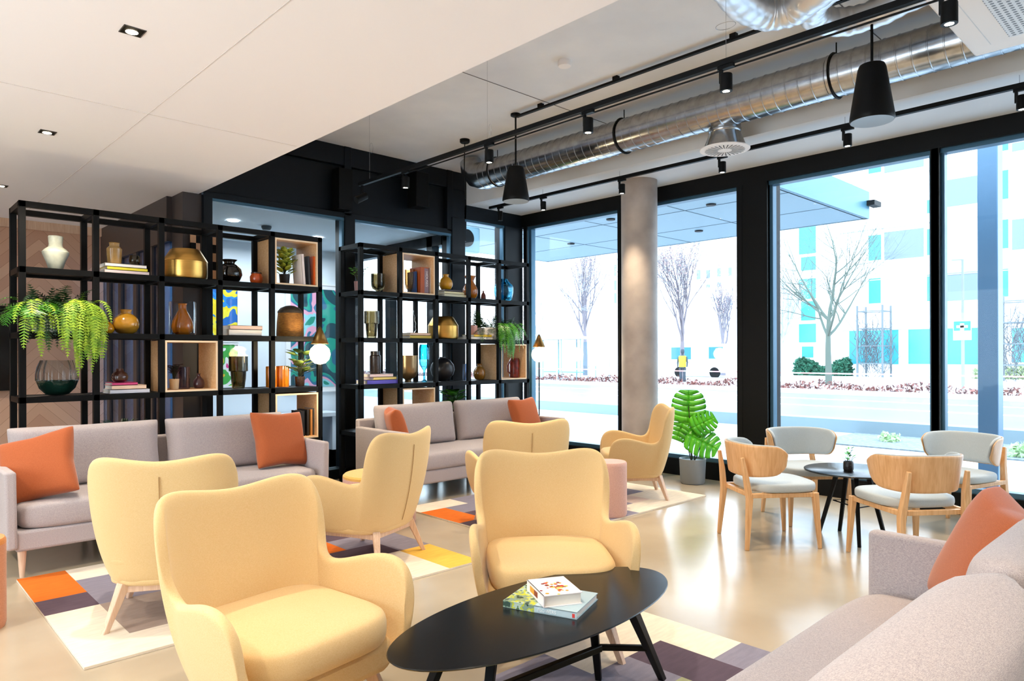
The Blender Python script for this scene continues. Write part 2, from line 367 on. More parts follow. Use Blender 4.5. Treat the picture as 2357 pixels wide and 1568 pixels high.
def round_block(w, d, h, r=.35, crown=.0, seg=20, p=4., bulge=.5, y0=0, taper=0):
    """upholstered block: superelliptic outline, softly rounded top and bottom, optional crown; z 0..h"""
    m = MB(); rings = []
    prof = [(0., .0), (.72, .0), (.93, .06), (1., .28), (1., .72), (.95, .92), (.8, 1.0), (.5, 1.0), (.22, 1.0), (.0, 1.0)]
    n = seg*4
    for s, zz in prof:
        ring = []
        for k in range(n):
            a = 2*PI*k/n; ca, sa = math.cos(a), math.sin(a)
            x = math.copysign(abs(ca)**(2/p), ca)*w/2; y = math.copysign(abs(sa)**(2/p), sa)*d/2
            sx = 1-(1-s)*.5 if False else s
            if zz in (0., 1.0) or True:
                # pull the profile in by an absolute amount near the rim
                e = min(w, d)/2; q = s
            xx, yy = x*q, y*q
            if s > .7: # rim: inset absolute rather than proportional
                ins = (1-s)*h*1.4; k2 = max(0, 1 - ins/max(1e-6, math.hypot(x, y))); xx, yy = x*k2, y*k2
            tp = 1 - taper*(yy/d + .5)
            ring.append((xx*tp, yy + y0, h*zz + crown*(1-s*s if s < 1 else 0)*(zz > .9)))
        rings.append(ring)
    m.grid(rings, closed=True); return m
R_ = math.radians
def sm0():
    pts = []
    for k in range(2, 24):
        t = k/26; g = lerp(t, 1-(1-t)**2.3, .75); pts.append((0, lerp(-.215, -.335, g)-.0035, .235+(.872-.235)*t))
    return MB().tube(pts, .0022, 6)
def make_wing(label, loc, rz):
    t = thing('wing_armchair', label, 'armchair', loc, rz, 'wing armchairs')
    make('shell', wing_shell(), MT['mustard'], t, solid=.040, sub=2, soft=True, sharp=180, soff=-1)
    seat = round_block(.615, .61, .125, p=4.2, crown=.012, taper=.05).xform(Matrix.Translation((0, .055, .33)))
    make('seat_cushion', seat, MT['mustard'], t, sub=1, soft=True, sharp=180)
    base = MB()
    out = [(-.30,-.02),(-.27,-.12),(-.2,-.19),(-.1,-.215),(0,-.22),(.1,-.215),(.2,-.19),(.27,-.12),(.30,-.02),(.305,.2),(.30,.29),(.24,.315),(-.24,.315),(-.30,.29),(-.305,.2)]
    base.prism(out, .222, .34)
    make('back_seam', sm0(), mat('seam_dark', '#a88250', .9) if 'seam_dark' not in bpy.data.materials else bpy.data.materials['seam_dark'], t)
    make('seat_base', base, MT['mustard'], t, bevel=.03, segs=4, soft=True, sharp=60)
    sm = MB().tube([(0,-.196,.262),(0,-.262,.40),(0,-.312,.58),(0,-.332,.74),(0,-.338,.84)], .0035, 6)
    fr = MB()
    for s in (1,-1): fr.tube([(s*.235,.245,.205),(s*.225,.0,.212),(s*.205,-.175,.205)], .017, square=True)
    fr.tube([(-.235,.225,.207),(.235,.225,.207)], .016, square=True).tube([(-.205,-.16,.207),(.205,-.16,.207)], .016, square=True)
    make('base_frame', fr, MT['ash'], t, bevel=.003)
    for sx, (bx, by), (tx, ty) in ((1,(.297,.32),(.225,.235)),(-1,(.297,.32),(.225,.235)),(1,(.273,-.237),(.2,-.165)),(-1,(.273,-.237),(.2,-.165))):
        make('leg', MB().tube([(sx*bx,by,0),(sx*tx,ty,.235)], [.0125,.024], square=True), MT['ash'], t, bevel=.004)
    return t
W0 = make_wing('near wing armchair in pale mustard wool facing the oval black table, largest in the room', (1.155, 2.467, 0), R_(-80.8-90))
for lab, x, y, th in (
    ('mustard wing armchair facing us from behind the oval black table with the books', 2.488, 2.36, -128.8),
    ('mustard wing armchair seen from behind in front of the left sofa', 1.28, 4.003, 61.5),
    ('mustard wing armchair seen from its side between the two sofas, facing left', 2.64, 4.159, 111.4),
    ('mustard wing armchair whose back just shows in front of the right sofa', 3.946, 4.049, 62.6),
    ('mustard wing armchair in side view by the concrete column and the potted monstera', 5.653, 4.128, 135.5)):
    dup(W0, (x, y, 0), R_(th-90), lab)
# seam down the middle of the backs
# ================================================================ round table chairs
def band(o, zt0, zt1, zb0, zb1, thick, yoff=0):
    pts = [(0,-.290),(.07,-.288),(.135,-.277),(.19,-.252),(.232,-.212),(.258,-.16),(.272,-.10),(.277,-.05),(.277,.0)]
    full = [(-x,y) for x,y in reversed(pts[1:])] + pts
    n = len(full); P = []; K = 7
    for k in range(K+1):
        row = []
        for i,(x,y) in enumerate(full):
            s = abs(i-(n-1)/2)/((n-1)/2)
            top = zt0+(zt1-zt0)*s**2 - .05*max(0,(s-.82)/.18)**2
            bot = zb0+(zb1-zb0)*s**2 + .055*max(0,(s-.80)/.20)**2
            z = bot+(top-bot)*k/K
            lean = 1 + .10*(k/K-.4)
            f = 1 - o
            row.append((x*lean*f, (y*lean)*f + (1-f)*0, z))
        P.append(row)
    return MB().grid(P)
def make_dining(label, loc, rz):
    t = thing('dining_chair', label, 'chair', loc, rz, 'beech chairs around the round table')
    make('backrest', band(0, .748, .735, .505, .535, 0), MT['shell'], t, solid=.010, sub=1, soft=True, sharp=180, soff=-1)
    make('back_pad', band(.045, .754, .739, .511, .54, 0), MT['pad'], t, solid=.022, sub=1, soft=True, sharp=180, soff=-1)
    seat = round_block(.53, .52, .06, p=3.2, crown=.018, taper=.0).xform(Matrix.Translation((0, .03, .402)))
    make('seat', seat, MT['pad'], t, sub=1, soft=True, sharp=180)
    rl = MB()
    for s in (1,-1): rl.tube([(s*.235,.21,.385),(s*.225,-.255,.385)], .016, square=True)
    rl.tube([(-.22,.20,.385),(.22,.20,.385)], .016, square=True).tube([(-.21,-.235,.38),(.21,-.235,.38)], .016, square=True)
    make('seat_rail', rl, MT['beech'], t, bevel=.003)
    for s in (1,-1):
        make('leg', MB().tube([(s*.258,.251,0),(s*.238,.225,.40)], [.012,.021], square=True), MT['beech'], t, bevel=.004)
        make('leg', MB().tube([(s*.244,-.291,0),(s*.222,-.262,.36),(s*.205,-.282,.52),(s*.200,-.305,.655)], [.013,.021,.018,.012], square=True), MT['beech'], t, bevel=.004)
    return t
D0 = make_dining('pale beech chair with grey pad, back to us, left of the small round table', (5.018, 2.464, 0), R_(-37.1-90))
for lab, x, y, th in (
    ('pale beech chair seen from behind, right of the small round table, large plywood back', 5.176, 1.578, 52.9),
    ('grey padded beech chair facing us behind the round table, beside the wide black pier', 5.895, 2.575, -128.8),
    ('grey padded beech chair at the far right, facing left to the round table', 6.42, 1.60, 161.7)):
    dup(D0, (x, y, 0), R_(th-90), lab)
# ================================================================ round black table
t = thing('round_table', 'small round black table between the four beech chairs', 'table', (5.56, 2.06, 0))
make('tabletop', MB().lathe([(.0,.50),(.335,.50),(.35,.504),(.35,.512),(.345,.515),(0,.515)], n=64, capb=False), MT['tabletop'], t)
for bx, by in ((-.02,.25),(.12,.15),(-.27,-.14),(.03,-.22)):
    make('leg', MB().tube([(bx,by,0),(bx*.45,by*.45,.5)], [.012,.016], square=True), MT['black'], t, bevel=.003)
make('ring_brace', MB().tube([(-.16,-.09,.26),(0,.15,.26),(.1,.1,.26),(.03,-.14,.26),(-.16,-.09,.26)], .005, 8), MT['black'], t)
p = thing('table_plant', 'tiny green sprig in a dark glass jar on the small round table', 'plant', (5.49, 2.07, .516))
make('jar', MB().lathe([(.0,0),(.032,0),(.036,.01),(.036,.06),(.033,.07),(.028,.07),(.028,.012),(0,.012)], n=24), mat('dark_textured_glass', '#2b2320', .25, bump=1, bscale=90), p)
lm = MB(); sm_ = MB()
for k in range(26):
    a = random.random()*2*PI; h = .08+random.random()*.1; r = .01+.05*random.random()
    c = Vector((r*math.cos(a), r*math.sin(a), h)); d = Vector((math.cos(a), math.sin(a), .5)).normalized()*.022; e = Vector((-math.sin(a), math.cos(a), .1))*.009
    lm.add([c-d, c+e, c+d, c-e], [(0,1,2,3)])
    if k % 4 == 0: sm_.tube([(0,0,.03), tuple(c*.6+Vector((0,0,.03))), tuple(c)], .0016, 5)
make('foliage', lm, MT['leafbright'], p); make('stem', sm_, MT['stem'], p)
# ================================================================ oval coffee table
OC = Vector((1.93, 1.84, 0))
t = thing('oval_coffee_table', 'long oval black coffee table in the foreground carrying two books', 'table', OC)
def ell(a, b, z, n=96, p=2.0): return [(math.copysign(abs(math.cos(2*PI*k/n))**(2/p), math.cos(2*PI*k/n))*a, math.copysign(abs(math.sin(2*PI*k/n))**(2/p), math.sin(2*PI*k/n))*b, z) for k in range(n)]
A_, B_ = .692, .290
m = MB().grid([ell(.0001,.0001,.415), ell(A_-.03,B_-.03,.415), ell(A_-.004,B_-.004,.425), ell(A_,B_,.429), ell(A_-.003,B_-.003,.432), ell(.0001,.0001,.432)], closed=True)
make('tabletop', m, MT['tabletop'], t, sharp=25)
for (tx,ty),(bx,by) in (((.27,-.20),(.60,-.12)),((.20,-.06),(.40,.07)),((-.27,.20),(-.60,.12)),((-.20,.06),(-.40,-.07))):
    make('leg', MB().tube([(bx,by,0),(tx,ty,.415)], [.013,.019], square=True), MT['black'], t, bevel=.003)
make('stretcher', MB().tube([(.30,-.02,.20),(-.30,.02,.20)], .013, square=True).tube([(.30,-.013,.20),(.44,-.158,.20)], .011, square=True).tube([(-.30,.013,.20),(-.44,.158,.20)], .011, square=True), MT['black'], t, bevel=.003)
# ================================================================ books
def book(name, label, w, d, h, cover, loc, rz, group=None, cat='book', spine=-1, tilt=None, extra=None, pages=True):
    """w along the spine, d away from it, lies flat; the spine is the y=-d/2 side"""
    t = thing(name, label, cat, loc, rz, group)
    if tilt is not None: t.rotation_euler = tilt
    c = MB().box(-w/2, w/2, -d/2, d/2, 0, .003).box(-w/2, w/2, -d/2, d/2, h-.003, h).box(-w/2, w/2, -d/2, -d/2+.003, .0, h)
    make('cover', c, cover, t)
    if pages: make('pages', MB().box(-w/2+.004, w/2-.004, -d/2+.004, d/2-.005, .003, h-.003), MT['paper'], t)
    return t
def cover_noise(name, cols, sc=14, base=None):
    m = mat(name, cols[0], .35); nt = m.node_tree; b = nt.nodes['Principled BSDF']
    tc = N(nt, 'ShaderNodeTexCoord'); n = N(nt, 'ShaderNodeTexNoise'); n.inputs['Scale'].default_value = sc; n.inputs['Detail'].default_value = 4; nt.links.new(tc.outputs['Object'], n.inputs['Vector'])
    r = N(nt, 'ShaderNodeValToRGB'); r.color_ramp.interpolation = 'CONSTANT'; el = r.color_ramp.elements
    while len(el) < len(cols): el.new(.5)
    for i, c in enumerate(cols): el[i].position = (.0 if i == 0 else .3 + .4*i/len(cols)); el[i].color = (*srgb(c), 1)
    nt.links.new(n.outputs['Fac'], r.inputs[0]); nt.links.new(r.outputs[0], b.inputs['Base Color']); return m
def plain(h, r=.45): return mat('cover_' + h.strip('#'), h, r)
lowc = plain('#b9d0d8')
b1 = book('coffee_table_book', 'large pale blue art book with green plant picture, lower of two on the oval table', .30, .235, .026, lowc, (1.983, 1.862, .4325), R_(-69.8))
ph = MB().box(-.148, -.02, -.1195, .116, .026, .0268).box(-.15, -.02, -.1182, -.1175, .001, .0255)
make('cover_picture', ph, cover_noise('garden_picture', ['#2f4a3c', '#86a08c', '#c9cf3c', '#b8cfc2', '#4d6b3a'], 28), b1)
def text_on(parent, s, size, M, mt):
    cu = bpy.data.curves.new('lettering', 'FONT'); cu.body = s; cu.size = size; cu.extrude = .0004; cu.align_x = 'LEFT'
    tmp = bpy.data.objects.new('lettering_tmp', cu); C.objects.link(tmp)
    dg = bpy.context.evaluated_depsgraph_get(); me = bpy.data.meshes.new_from_object(tmp.evaluated_get(dg)); bpy.data.objects.remove(tmp)
    me.materials.clear(); me.materials.append(mt)
    o = bpy.data.objects.new('lettering', me); C.objects.link(o); o.parent = parent; o.matrix_local = M; return o
text_on(b1, 'FLOWERS', .017, Matrix.Translation((-.005, -.1185, .007)) @ Matrix.Rotation(PI/2, 4, 'X'), plain('#f4f8fb'))
make('spine_mark', MB().box(.133, .143, -.1185, -.1175, .006, .02), plain('#d8413a'), b1)
b2 = book('recipe_book', 'thick white book with red and yellow flower print, upper book on the oval table', .20, .155, .044, plain('#f3eef0'), (1.986, 1.85, .459), R_(-69.8-47))
fl = MB()
rnd = random.Random(3)
cols_ = [plain('#d9472b'), plain('#e8a23a'), plain('#d8cf5a'), plain('#8e2f2a')]
for k in range(38):
    x = rnd.gauss(.02, .03); y = rnd.gauss(.005, .025); s = .004+rnd.random()*.006
    fl.lathe([(s, .0445 + k*.00001), (0, .0447 + k*.00001)], (x, y, 0), 8, rnd.randrange(4))
make('cover_picture', fl, cols_, b2)
make('spine_print', MB().box(-.06, -.01, -.0782, -.0774, .012, .034).box(-.01, .03, -.0782, -.0774, .012, .034, 1), [cols_[1], cols_[3]], b2)
# ================================================================ sofas
def cushion(w, h, th, crown=.5, seg=14, pinch=.04, p=3.2):
    """box pillow standing in XZ, centred, thickness along Y"""
    m = MB(); P = []
    for side in (1, -1):
        rows = []
        for i in range(seg+1):
            row = []
            for j in range(seg+1):
                u, v = 2*i/seg-1, 2*j/seg-1
                e = (max(0, 1-abs(u)**p)**(1/p))*(max(0, 1-abs(v)**p)**(1/p))
                px = u*w/2*(1-pinch*(1-abs(v))*abs(u)**3*1.0)
                pz = v*h/2*(1-pinch*(1-abs(u))*abs(v)**3*1.0)
                row.append((px, side*th/2*e**.75, pz))
            rows.append(row)
        if side == -1: rows = [list(reversed(r)) for r in rows]
        m.grid(rows)
    return m
def weld(o, d=.0008):
    m = o.modifiers.new('weld', 'WELD'); m.merge_threshold = d
    ms = o.modifiers
    ms.move(len(ms)-1, 0); return o
def pillow(name, label, w, loc, rot, group=None, th=.17, cat='cushion'):
    m = cushion(w, w, th, pinch=.13, p=2.6, seg=18)
    o = solo(name, m, MT['orange'], label, cat, group, soft=True, sub=1, sharp=180)
    o.location = loc; o.rotation_euler = rot; weld(o); return o
def make_sofa(label, loc, rz, W=2.2, D=.88):
    """local: x 0..W along the seat, y 0 front .. D back (front towards -y)"""
    t = thing('sofa', label, 'sofa', loc, rz, 'three greige sofas')
    F = MT['sofa']
    make('base_rail', MB().box(.05, W-.05, .02, D-.06, .17, .30), F, t, bevel=.018, segs=3)
    def arm(s):
        x0 = 0 if s < 0 else W-.06
        m = MB(); o = -.012 if s < 0 else .012
        vs = [(x0,.0,.19),(x0+.06,.0,.19),(x0+.06,D-.02,.19),(x0,D-.02,.19),(x0+o,.0,.68),(x0+.06+o*.6,.0,.68),(x0+.06+o*.6,D-.02,.68),(x0+o,D-.02,.68)]
        m.add(vs, [(0,3,2,1),(4,5,6,7),(0,1,5,4),(1,2,6,5),(2,3,7,6),(3,0,4,7)]); return m
    for s in (-1, 1): make('arm', arm(s), F, t, bevel=.018, segs=4, soft=True, sharp=50)
    make('back_frame', MB().box(.0, W, D-.07, D, .19, .755), F, t, bevel=.02, segs=4, soft=True, sharp=50)
    sc = round_block(W-.13, D-.14, .165, p=9, crown=.012, seg=24).xform(Matrix.Translation((W/2, (D-.14)/2+.0, .295)))
    make('seat_cushion', sc, F, t, soft=True, sub=1, sharp=180)
    hw = (W-.14)/2
    for k in (0, 1):
        c = cushion(hw, .47, .23, pinch=.03, p=4.5)
        M = Matrix.Translation((.07+hw*(k+.5), D-.235, .675)) @ Matrix.Rotation(R_(-9), 4, 'X')
        o = make('back_cushion', c, F, t, soft=True, sub=1, sharp=180, M=M); weld(o)
    for x, y in ((.09,.07),(W-.09,.07),(.09,D-.12),(W-.09,D-.12)):
        make('leg', MB().tube([(x,y,0),(x,y,.175)], [.014,.026], 16), MT['ash'], t)
    return t
S1 = make_sofa('long greige sofa in front of the left black shelf, with a cushion at each end', (.715, 5.27, 0), 0)
S2 = dup(S1, (3.725, 5.33, 0), 0, 'greige sofa in front of the right black shelf, second from the left')
S3 = dup(S1, (3.06, 1.06, 0), PI, 'greige sofa cut off by the bottom right corner of the photo')
pl = [('terracotta cushion leaning in the left corner of the left sofa', .49, (.925, 5.53, .66), (R_(-27), R_(-15), R_(-30))),
      ('terracotta cushion in the right corner of the left sofa, lit from above by the lamp', .50, (2.66, 5.64, .69), (R_(-20), R_(3), R_(8))),
      ('small looking terracotta cushion behind the left arm of the right sofa', .46, (3.905, 5.72, .67), (R_(-16), R_(0), R_(66))),
      ('terracotta cushion at the right end of the right sofa', .44, (5.60, 5.66, .70), (R_(-18), R_(-2), R_(6))),
      ('big terracotta cushion in the corner of the sofa at the bottom right', .50, (2.80, .60, .675), (R_(-24), R_(6), R_(180+28)))]
for lab, w, loc, rot in pl: pillow('throw_cushion', lab, w, loc, rot, 'terracotta cushions on the sofas', th=.2 if w == .5 and loc[1] < 1 else .17)
# ================================================================ poufs
def pouf(name, label, r, h, loc, side, top):
    t = thing(name, label, 'pouf', loc, 0)
    make('body', MB().lathe([(0,0),(r*.96,0),(r,.02),(r,h-.03)], n=56), side, t)
    make('seat_pad', MB().lathe([(r,h-.03),(r*.995,h-.012),(r*.95,h),(0,h+.004)], n=56, capb=False), top, t)
    return t
pk = fabric('dusty_pink_felt', '#d9b0a4', '#c99f94', 400, .25)
yl = fabric('yellow_felt', '#e2b266', '#d09e50', 400, .25)
pouf('tall_pouf', 'tall dusty pink cylinder pouf between two wing armchairs near the column', .155, .46, (4.78, 3.80, .0145), pk, pk)
pouf('round_pouf', 'low pouf with a yellow top between the two back sofas', .30, .42, (3.22, 4.98, .0), pk, yl)
pouf('tall_pouf', 'salmon pink cylinder pouf cut off by the left edge of the photo', .155, .46, (.455, 4.50, .0), fabric('salmon_felt', '#d99a7c', '#c98a6c', 400, .25), fabric('apricot_felt', '#dd9352', '#cc8244', 400, .25))
# ================================================================ rugs
PAL = {'C': '#e9ddcb', 'S': '#8a8696', 'D': '#5d4f5c', 'O': '#d9702a', 'Y': '#e9b955', 'G': '#a8a884', 'T': '#a5948a', 'P': '#e3cdc3'}
RM = {}
for k, h in PAL.items():
    m = mat('rug_' + k, h, .95, mottle=.12, mscale=9, stretch=(1, 5, 1), bump=.5, bscale=160, spec=.1); RM[k] = m
def rug(label, x0, y0, pat, nx=9, ny=6, sx=2.33, sy=1.70):
    keys = sorted(PAL); mb = MB(); W, H = sx/nx, sy/ny
    for j, row in enumerate(pat):            # first row is the far edge
        for i, ch in enumerate(row):
            X0, X1 = i*W, (i+1)*W; Y1, Y0 = sy-j*H, sy-(j+1)*H
            mb.add([(X0,Y0,.012),(X1,Y0,.012),(X1,Y1,.012),(X0,Y1,.012)], [(0,1,2,3)], keys.index(ch))
    mb.add([(0,0,0),(sx,0,0),(sx,sy,0),(0,sy,0),(0,0,.012),(sx,0,.012),(sx,sy,.012),(0,sy,.012)], [(0,1,5,4),(1,2,6,5),(2,3,7,6),(3,0,4,7),(0,3,2,1)], 0)
    return solo('patchwork_rug', mb, [RM[k] for k in keys], label, 'rug', 'patchwork rugs', loc=(x0, y0, .001))
rug('patchwork rug with an orange corner under the left wing armchairs', .765, 3.565,
    ['OCCSSYYDC', 'OSSSCCYDC', 'DSSTTOOSS', 'CTTGGDDDS', 'CTTGGPPCY', 'CCCCCPPCY'])
rug('patchwork rug in front of the right sofa, reaching the concrete column', 3.655, 3.655,
    ['CCSSYYCSC', 'OSSCCYDDC', 'ODDTTPPSC', 'DCTTGGPSC', 'CCGGSSPCC', 'CCCSSCCCC'], sx=2.46, sy=1.62)
rug('patchwork rug under the oval black table, nearest to us', .80, .53,
    ['CYYSSSCCC', 'CYYGGSSDC', 'SSTGGGGDS', 'SSTOOGGPY', 'CCDDOOCPY', 'CCDDCCCCC'], sx=2.31, sy=1.71)
# ================================================================ monstera pot near the column
t = thing('potted_monstera', 'bright green monstera in a grey pot on the floor by the street window', 'plant', (6.64, 4.13, 0))
make('pot', MB().lathe([(0,0),(.115,0),(.13,.02),(.142,.27),(.135,.27),(.125,.25),(0,.25)], n=40), mat('grey_plastic', '#8d97a3', .55), t)
make('soil', MB().lathe([(.13,.235),(0,.24)], n=24, capb=False), MT['soil'], t)
def monstera(cen, nrm, up, L, W):
    """split leaf: fingers cut towards the midrib"""
    nrm = Vector(nrm).normalized(); up = Vector(up); up = (up - nrm*up.dot(nrm)).normalized(); sd = up.cross(nrm); m = MB(); cen = Vector(cen)
    def pt(a, b): return cen + up*(a*L) + sd*(b*W) + nrm*(-.25*abs(b)**1.5*W*.5 - .12*a*a*L)
    n = 6
    hw = lambda a: .5*max(.10, (1-abs(min(1.,max(-1.,(a+.12)/.62)))**2.4))**.6
    for s in (1, -1):
        for k in range(n):
            a0, a1 = -.5+k/n, -.5+(k+1)/n; g = .014 if k else 0; cut = .38
            rows = []
            for q in range(7):
                f = q/6; rise = .10*f*f
                gg = g if f > cut else 0
                rows.append((pt(min(.5, a0+gg+rise), s*f*hw(a0+.02)), pt(min(.5, (a0+a1)/2+rise), s*f*hw((a0+a1)/2)*1.04), pt(min(.5, a1-gg+rise), s*f*hw(a1-.02))))
            m.grid(rows)
    return m
view = Vector((-.85, -.5, .15))
leaves = [((0.02,.06,.83),(view),(0.02,.0,1),.36,.36),((-.04,.12,.60),(-.9,-.3,.3),(.2,.3,-.8),.30,.28),((.06,-.10,.66),(-.8,-.6,.4),(.2,-.8,.55),.28,.26),
          ((.0,-.12,.46),(-.7,-.55,.55),(.2,-.9,-.3),.36,.34),((.08,.10,.52),(-.8,.1,.4),(0,.6,.4),.26,.24)]
for c_, n_, u_, L_, W_ in leaves:
    make('leaf', monstera(c_, n_, u_, L_, W_), MT['leafbright'], t, solid=.001)
for c_ in leaves:
    c0 = Vector(c_[0]); make('stem', MB().tube([(c0.x*.1, c0.y*.1, .23), (c0.x*.3, c0.y*.35, c0.z*.6), tuple(c0)], .0055, 8), MT['stem'], t)
# ================================================================ open black shelf units
YS, YD = 6.40, .437
ZL = [.08, .58, 1.085, 1.585, 2.083, 2.583]      # tops of the horizontal bars
def make_unit(x0, x1, label):
    t = thing('shelf_unit', label, 'shelf', (x0, YS, 0), 0, 'black open shelf units')
    W = x1-x0; xs = [i*(W-.045)/5 for i in range(6)]
    for x in xs:
        for y in (0, YD-.045): make('upright', MB().box(x, x+.045, y, y+.045, 0, 2.583), MT['black'], t, bevel=.002)
    for z in ZL:
        fr = MB().box(.0, W, .0, .045, z-.045, z).box(.0, W, YD-.045, YD, z-.045, z)
        for x in xs: fr.box(x+.001, x+.044, .045, YD-.045, z-.045, z)
        make('rail_frame', fr, MT['black'], t)
        if z < 2.5: make('shelf_board', MB().box(.045, W-.045, .02, YD-.02, z-.022, z-.004), MT['black'], t)
    return t, [x0+x for x in xs]
U1, X1 = make_unit(.951, 3.471, 'tall black open shelf unit on the left behind the long sofa, holding the hanging fern')
U2, X2 = make_unit(3.905, 6.416, 'tall black open shelf unit on the right behind the second sofa, next to the windows')
def crate(xs, i, row, label):
    x0, x1 = xs[i]+.047, xs[i+1]-.002; z = ZL[row]; h = .452 if row < 4 else .452
    m = MB(); k = .016; y0, y1 = YS+.004, YS+YD-.006; h = .447
    m.box(x0, x1, y0, y1, z, z+k).box(x0, x1, y0, y1, z+h-k, z+h).box(x0, x0+k, y0, y1, z+k, z+h-k).box(x1-k, x1, y0, y1, z+k, z+h-k)
    e = MB(); f = .0015
    e.box(x0, x1, y0-f, y0, z, z+k).box(x0, x1, y0-f, y0, z+h-k, z+h).box(x0, x0+k, y0-f, y0, z+k, z+h-k).box(x1-k, x1, y0-f, y0, z+k, z+h-k)
    t = thing('plywood_cube', label, 'box', (0,0,0), 0, 'plywood cubes slotted into the shelves')
    make('shell', m, MT['ply'], t); make('front_edge', e, MT['plyedge'], t)
crate(X1, 4, 4, 'plywood cube in the top right cell of the left shelf, holding a plant and books')
crate(X1, 2, 2, 'plywood cube in the middle of the left shelf, holding dried flowers and small vases')
crate(X1, 4, 1, 'plywood cube low at the right end of the left shelf, holding dark books')
crate(X2, 1, 4, 'plywood cube in the top row of the right shelf, holding a peach vase')
crate(X2, 4, 2, 'plywood cube at the right end of the right shelf, holding the red mug')
crate(X2, 1, 1, 'plywood cube low in the right shelf, mostly hidden by the sofa')
def px(u, z, y=6.6):
    """x of a pixel column at depth y"""
    d = ray(u, HY - (z-CH)*200); return d[0]*(y/d[1])
def scale_at(x, y=6.6): return (x*SA + y*CA)/FPX      # metres per pixel
def vase(name, u0, u1, vh, row, prof, m, label, cat='vase', y=6.6, flute=0, fd=0., base=None, n=36, group=None, extra=None, solid=0, cy=None):
    """prof: list of (radius 0..1, height 0..1); u0,u1 pixel width; vh height in px"""
    z = (ZL[row]+.001) if base is None else base
    x = (px(u0, z, y)+px(u1, z, y))/2; s = scale_at(x, y); R = (u1-u0)*s/2; H = vh*s
    return solo(name, MB().lathe([(r*R, h*H) for r, h in prof], n=n, flute=flute, fd=fd), m, label, cat, group, loc=(x, y, z))
P_ROUND = [(.45,0),(.75,.08),(.97,.28),(1,.42),(.9,.62),(.6,.78),(.42,.84),(.40,.92),(.46,1),(.38,1),(.33,.9),(.36,.82)]
P_TUMB = [(.62,0),(.66,.02),(.78,.3),(.82,.52),(1,.54),(1,1),(.95,1),(.95,.56),(.75,.5),(.6,.06),(0,.05)]
P_BOWL = [(.35,0),(.4,.01),(.75,.15),(1,.42),(1,.62),(.93,.85),(.88,1),(.84,1),(.9,.8),(.95,.6),(.95,.42),(.7,.18),(0,.06)]
P_BOT = [(.7,0),(.95,.1),(1,.3),(.85,.55),(.5,.72),(.3,.82),(.28,.92),(.36,1),(.26,1),(.22,.9)]
P_CYL = [(.95,0),(1,.04),(1,.96),(.96,1),(.88,1),(.9,.9),(.9,.06),(0,.05)]
P_JUG = [(.55,0),(.85,.12),(1,.3),(.95,.45),(.7,.62),(.5,.72),(.5,.82),(.75,1),(.68,1),(.42,.82)]
P_LID = [(.86,0),(.96,.03),(1,.1),(1,.55),(.985,.58),(1.0,.60),(.66,.97),(.6,1),(.0,1)]
P_GOB = [(.32,0),(.34,.02),(.3,.08),(.34,.12),(.8,.22),(.98,.4),(1,.6),(1,1),(.95,1),(.95,.6),(.9,.4),(.5,.22),(0,.18)]
def gl(name, tint, film=.35, refl=.8): return glass(name, tint, refl, film=film, rough=.02)
G = dict(smoke=gl('smoked_glass', (.50,.45,.34)), clear=gl('clear_glass', (.93,.94,.95), .12, .8), amber=gl('amber_glass', (.85,.36,.05)), blue=gl('blue_glass', (.30,.72,.85)), peach=gl('peach_glass', (.98,.78,.56)), grey=gl('grey_glass', (.55,.6,.68)), lilac=gl('lilac_glass', (.62,.55,.68)))
gz = lambda n, c, r=.18, **k: mat('glaze_'+n, c, r, coat=.5, **k)
Z = dict(white=gz('celadon', '#cfd3c0', .35, mottle=.25, mscale=14), tan=gz('tan', '#b58f52', .25, mottle=.25, mscale=12), yellow=gz('ochre', '#c9932e', .15, mottle=.3, mscale=9), black=gz('black', '#15110f', .08), orange=gz('orange', '#c9521c', .25), amber=gz('amber', '#cf7412', .12, mottle=.3, mscale=6),
         brown=gz('brown', '#4a2a20', .25), plum=gz('plum', '#4a2c33', .3), bronze=mat('bronze_glaze', '#9c835f', .28, .75), matte=mat('matte_black_clay', '#1b1b20', .38), dark=gz('darkbrown', '#2c1f1a', .2, bump=1, bscale=70), honey=gz('honey', '#a8722a', .15, mottle=.4, mscale=8), bright=gz('bright_yellow', '#e2a21c', .15), rust=gz('rust', '#7a3324', .3), cream=mat('cream_pot', '#e6cfa8', .6), pink=mat('pink_pot', '#c79a94', .6), blackpot=mat('black_pot', '#1c1a1b', .5))
# ---- left shelf, top row
vase('ceramic_vase', 101, 155, 80, 4, [(.42,0),(.5,.02),(.7,.25),(.98,.48),(1,.54),(.8,.62),(.55,.68),(.5,.76),(.56,.98),(.5,1),(.44,.98),(.42,.76)], Z['white'], 'pale green ceramic vase with a broad neck, alone in the top left cell')
def stack(xs_items, label_prefix=''): pass
def flat_books(u0, u1, row, specs, group, y=6.56):
    z = ZL[row]+.001; x0, x1 = px(u0, z, y), px(u1, z, y); W = x1-x0; out = []
    for i, (fr0, fr1, h, colr, lab) in enumerate(specs):
        a, b = x0+W*fr0, x0+W*fr1
        t = book('book', lab, b-a, .23, h, plain(colr), ((a+b)/2, y-.01+.006*i, z), 0, group)
        z += h+.0005
    return z
zb = flat_books(232, 333, 4, [(0,1,.028,'#e8d3d0','pale pink book at the bottom of the stack in the second top cell, left shelf'),(.06,.97,.026,'#e3d33a','yellow book in the middle of the stack in the second top cell, left shelf'),(.02,.95,.028,'#f2ede8','white book on top of the stack in the second top cell, left shelf')], 'books lying in the left shelf')
vase('stoneware_vase', 247, 280, 50, 4, [(.8,0),(.85,.03),(.98,.72),(.8,.8),(.62,.84),(.62,.97),(.7,1),(.55,1),(.5,.85)], Z['tan'], 'tan stoneware bottle vase standing on the yellow and white books', base=zb, y=6.56)
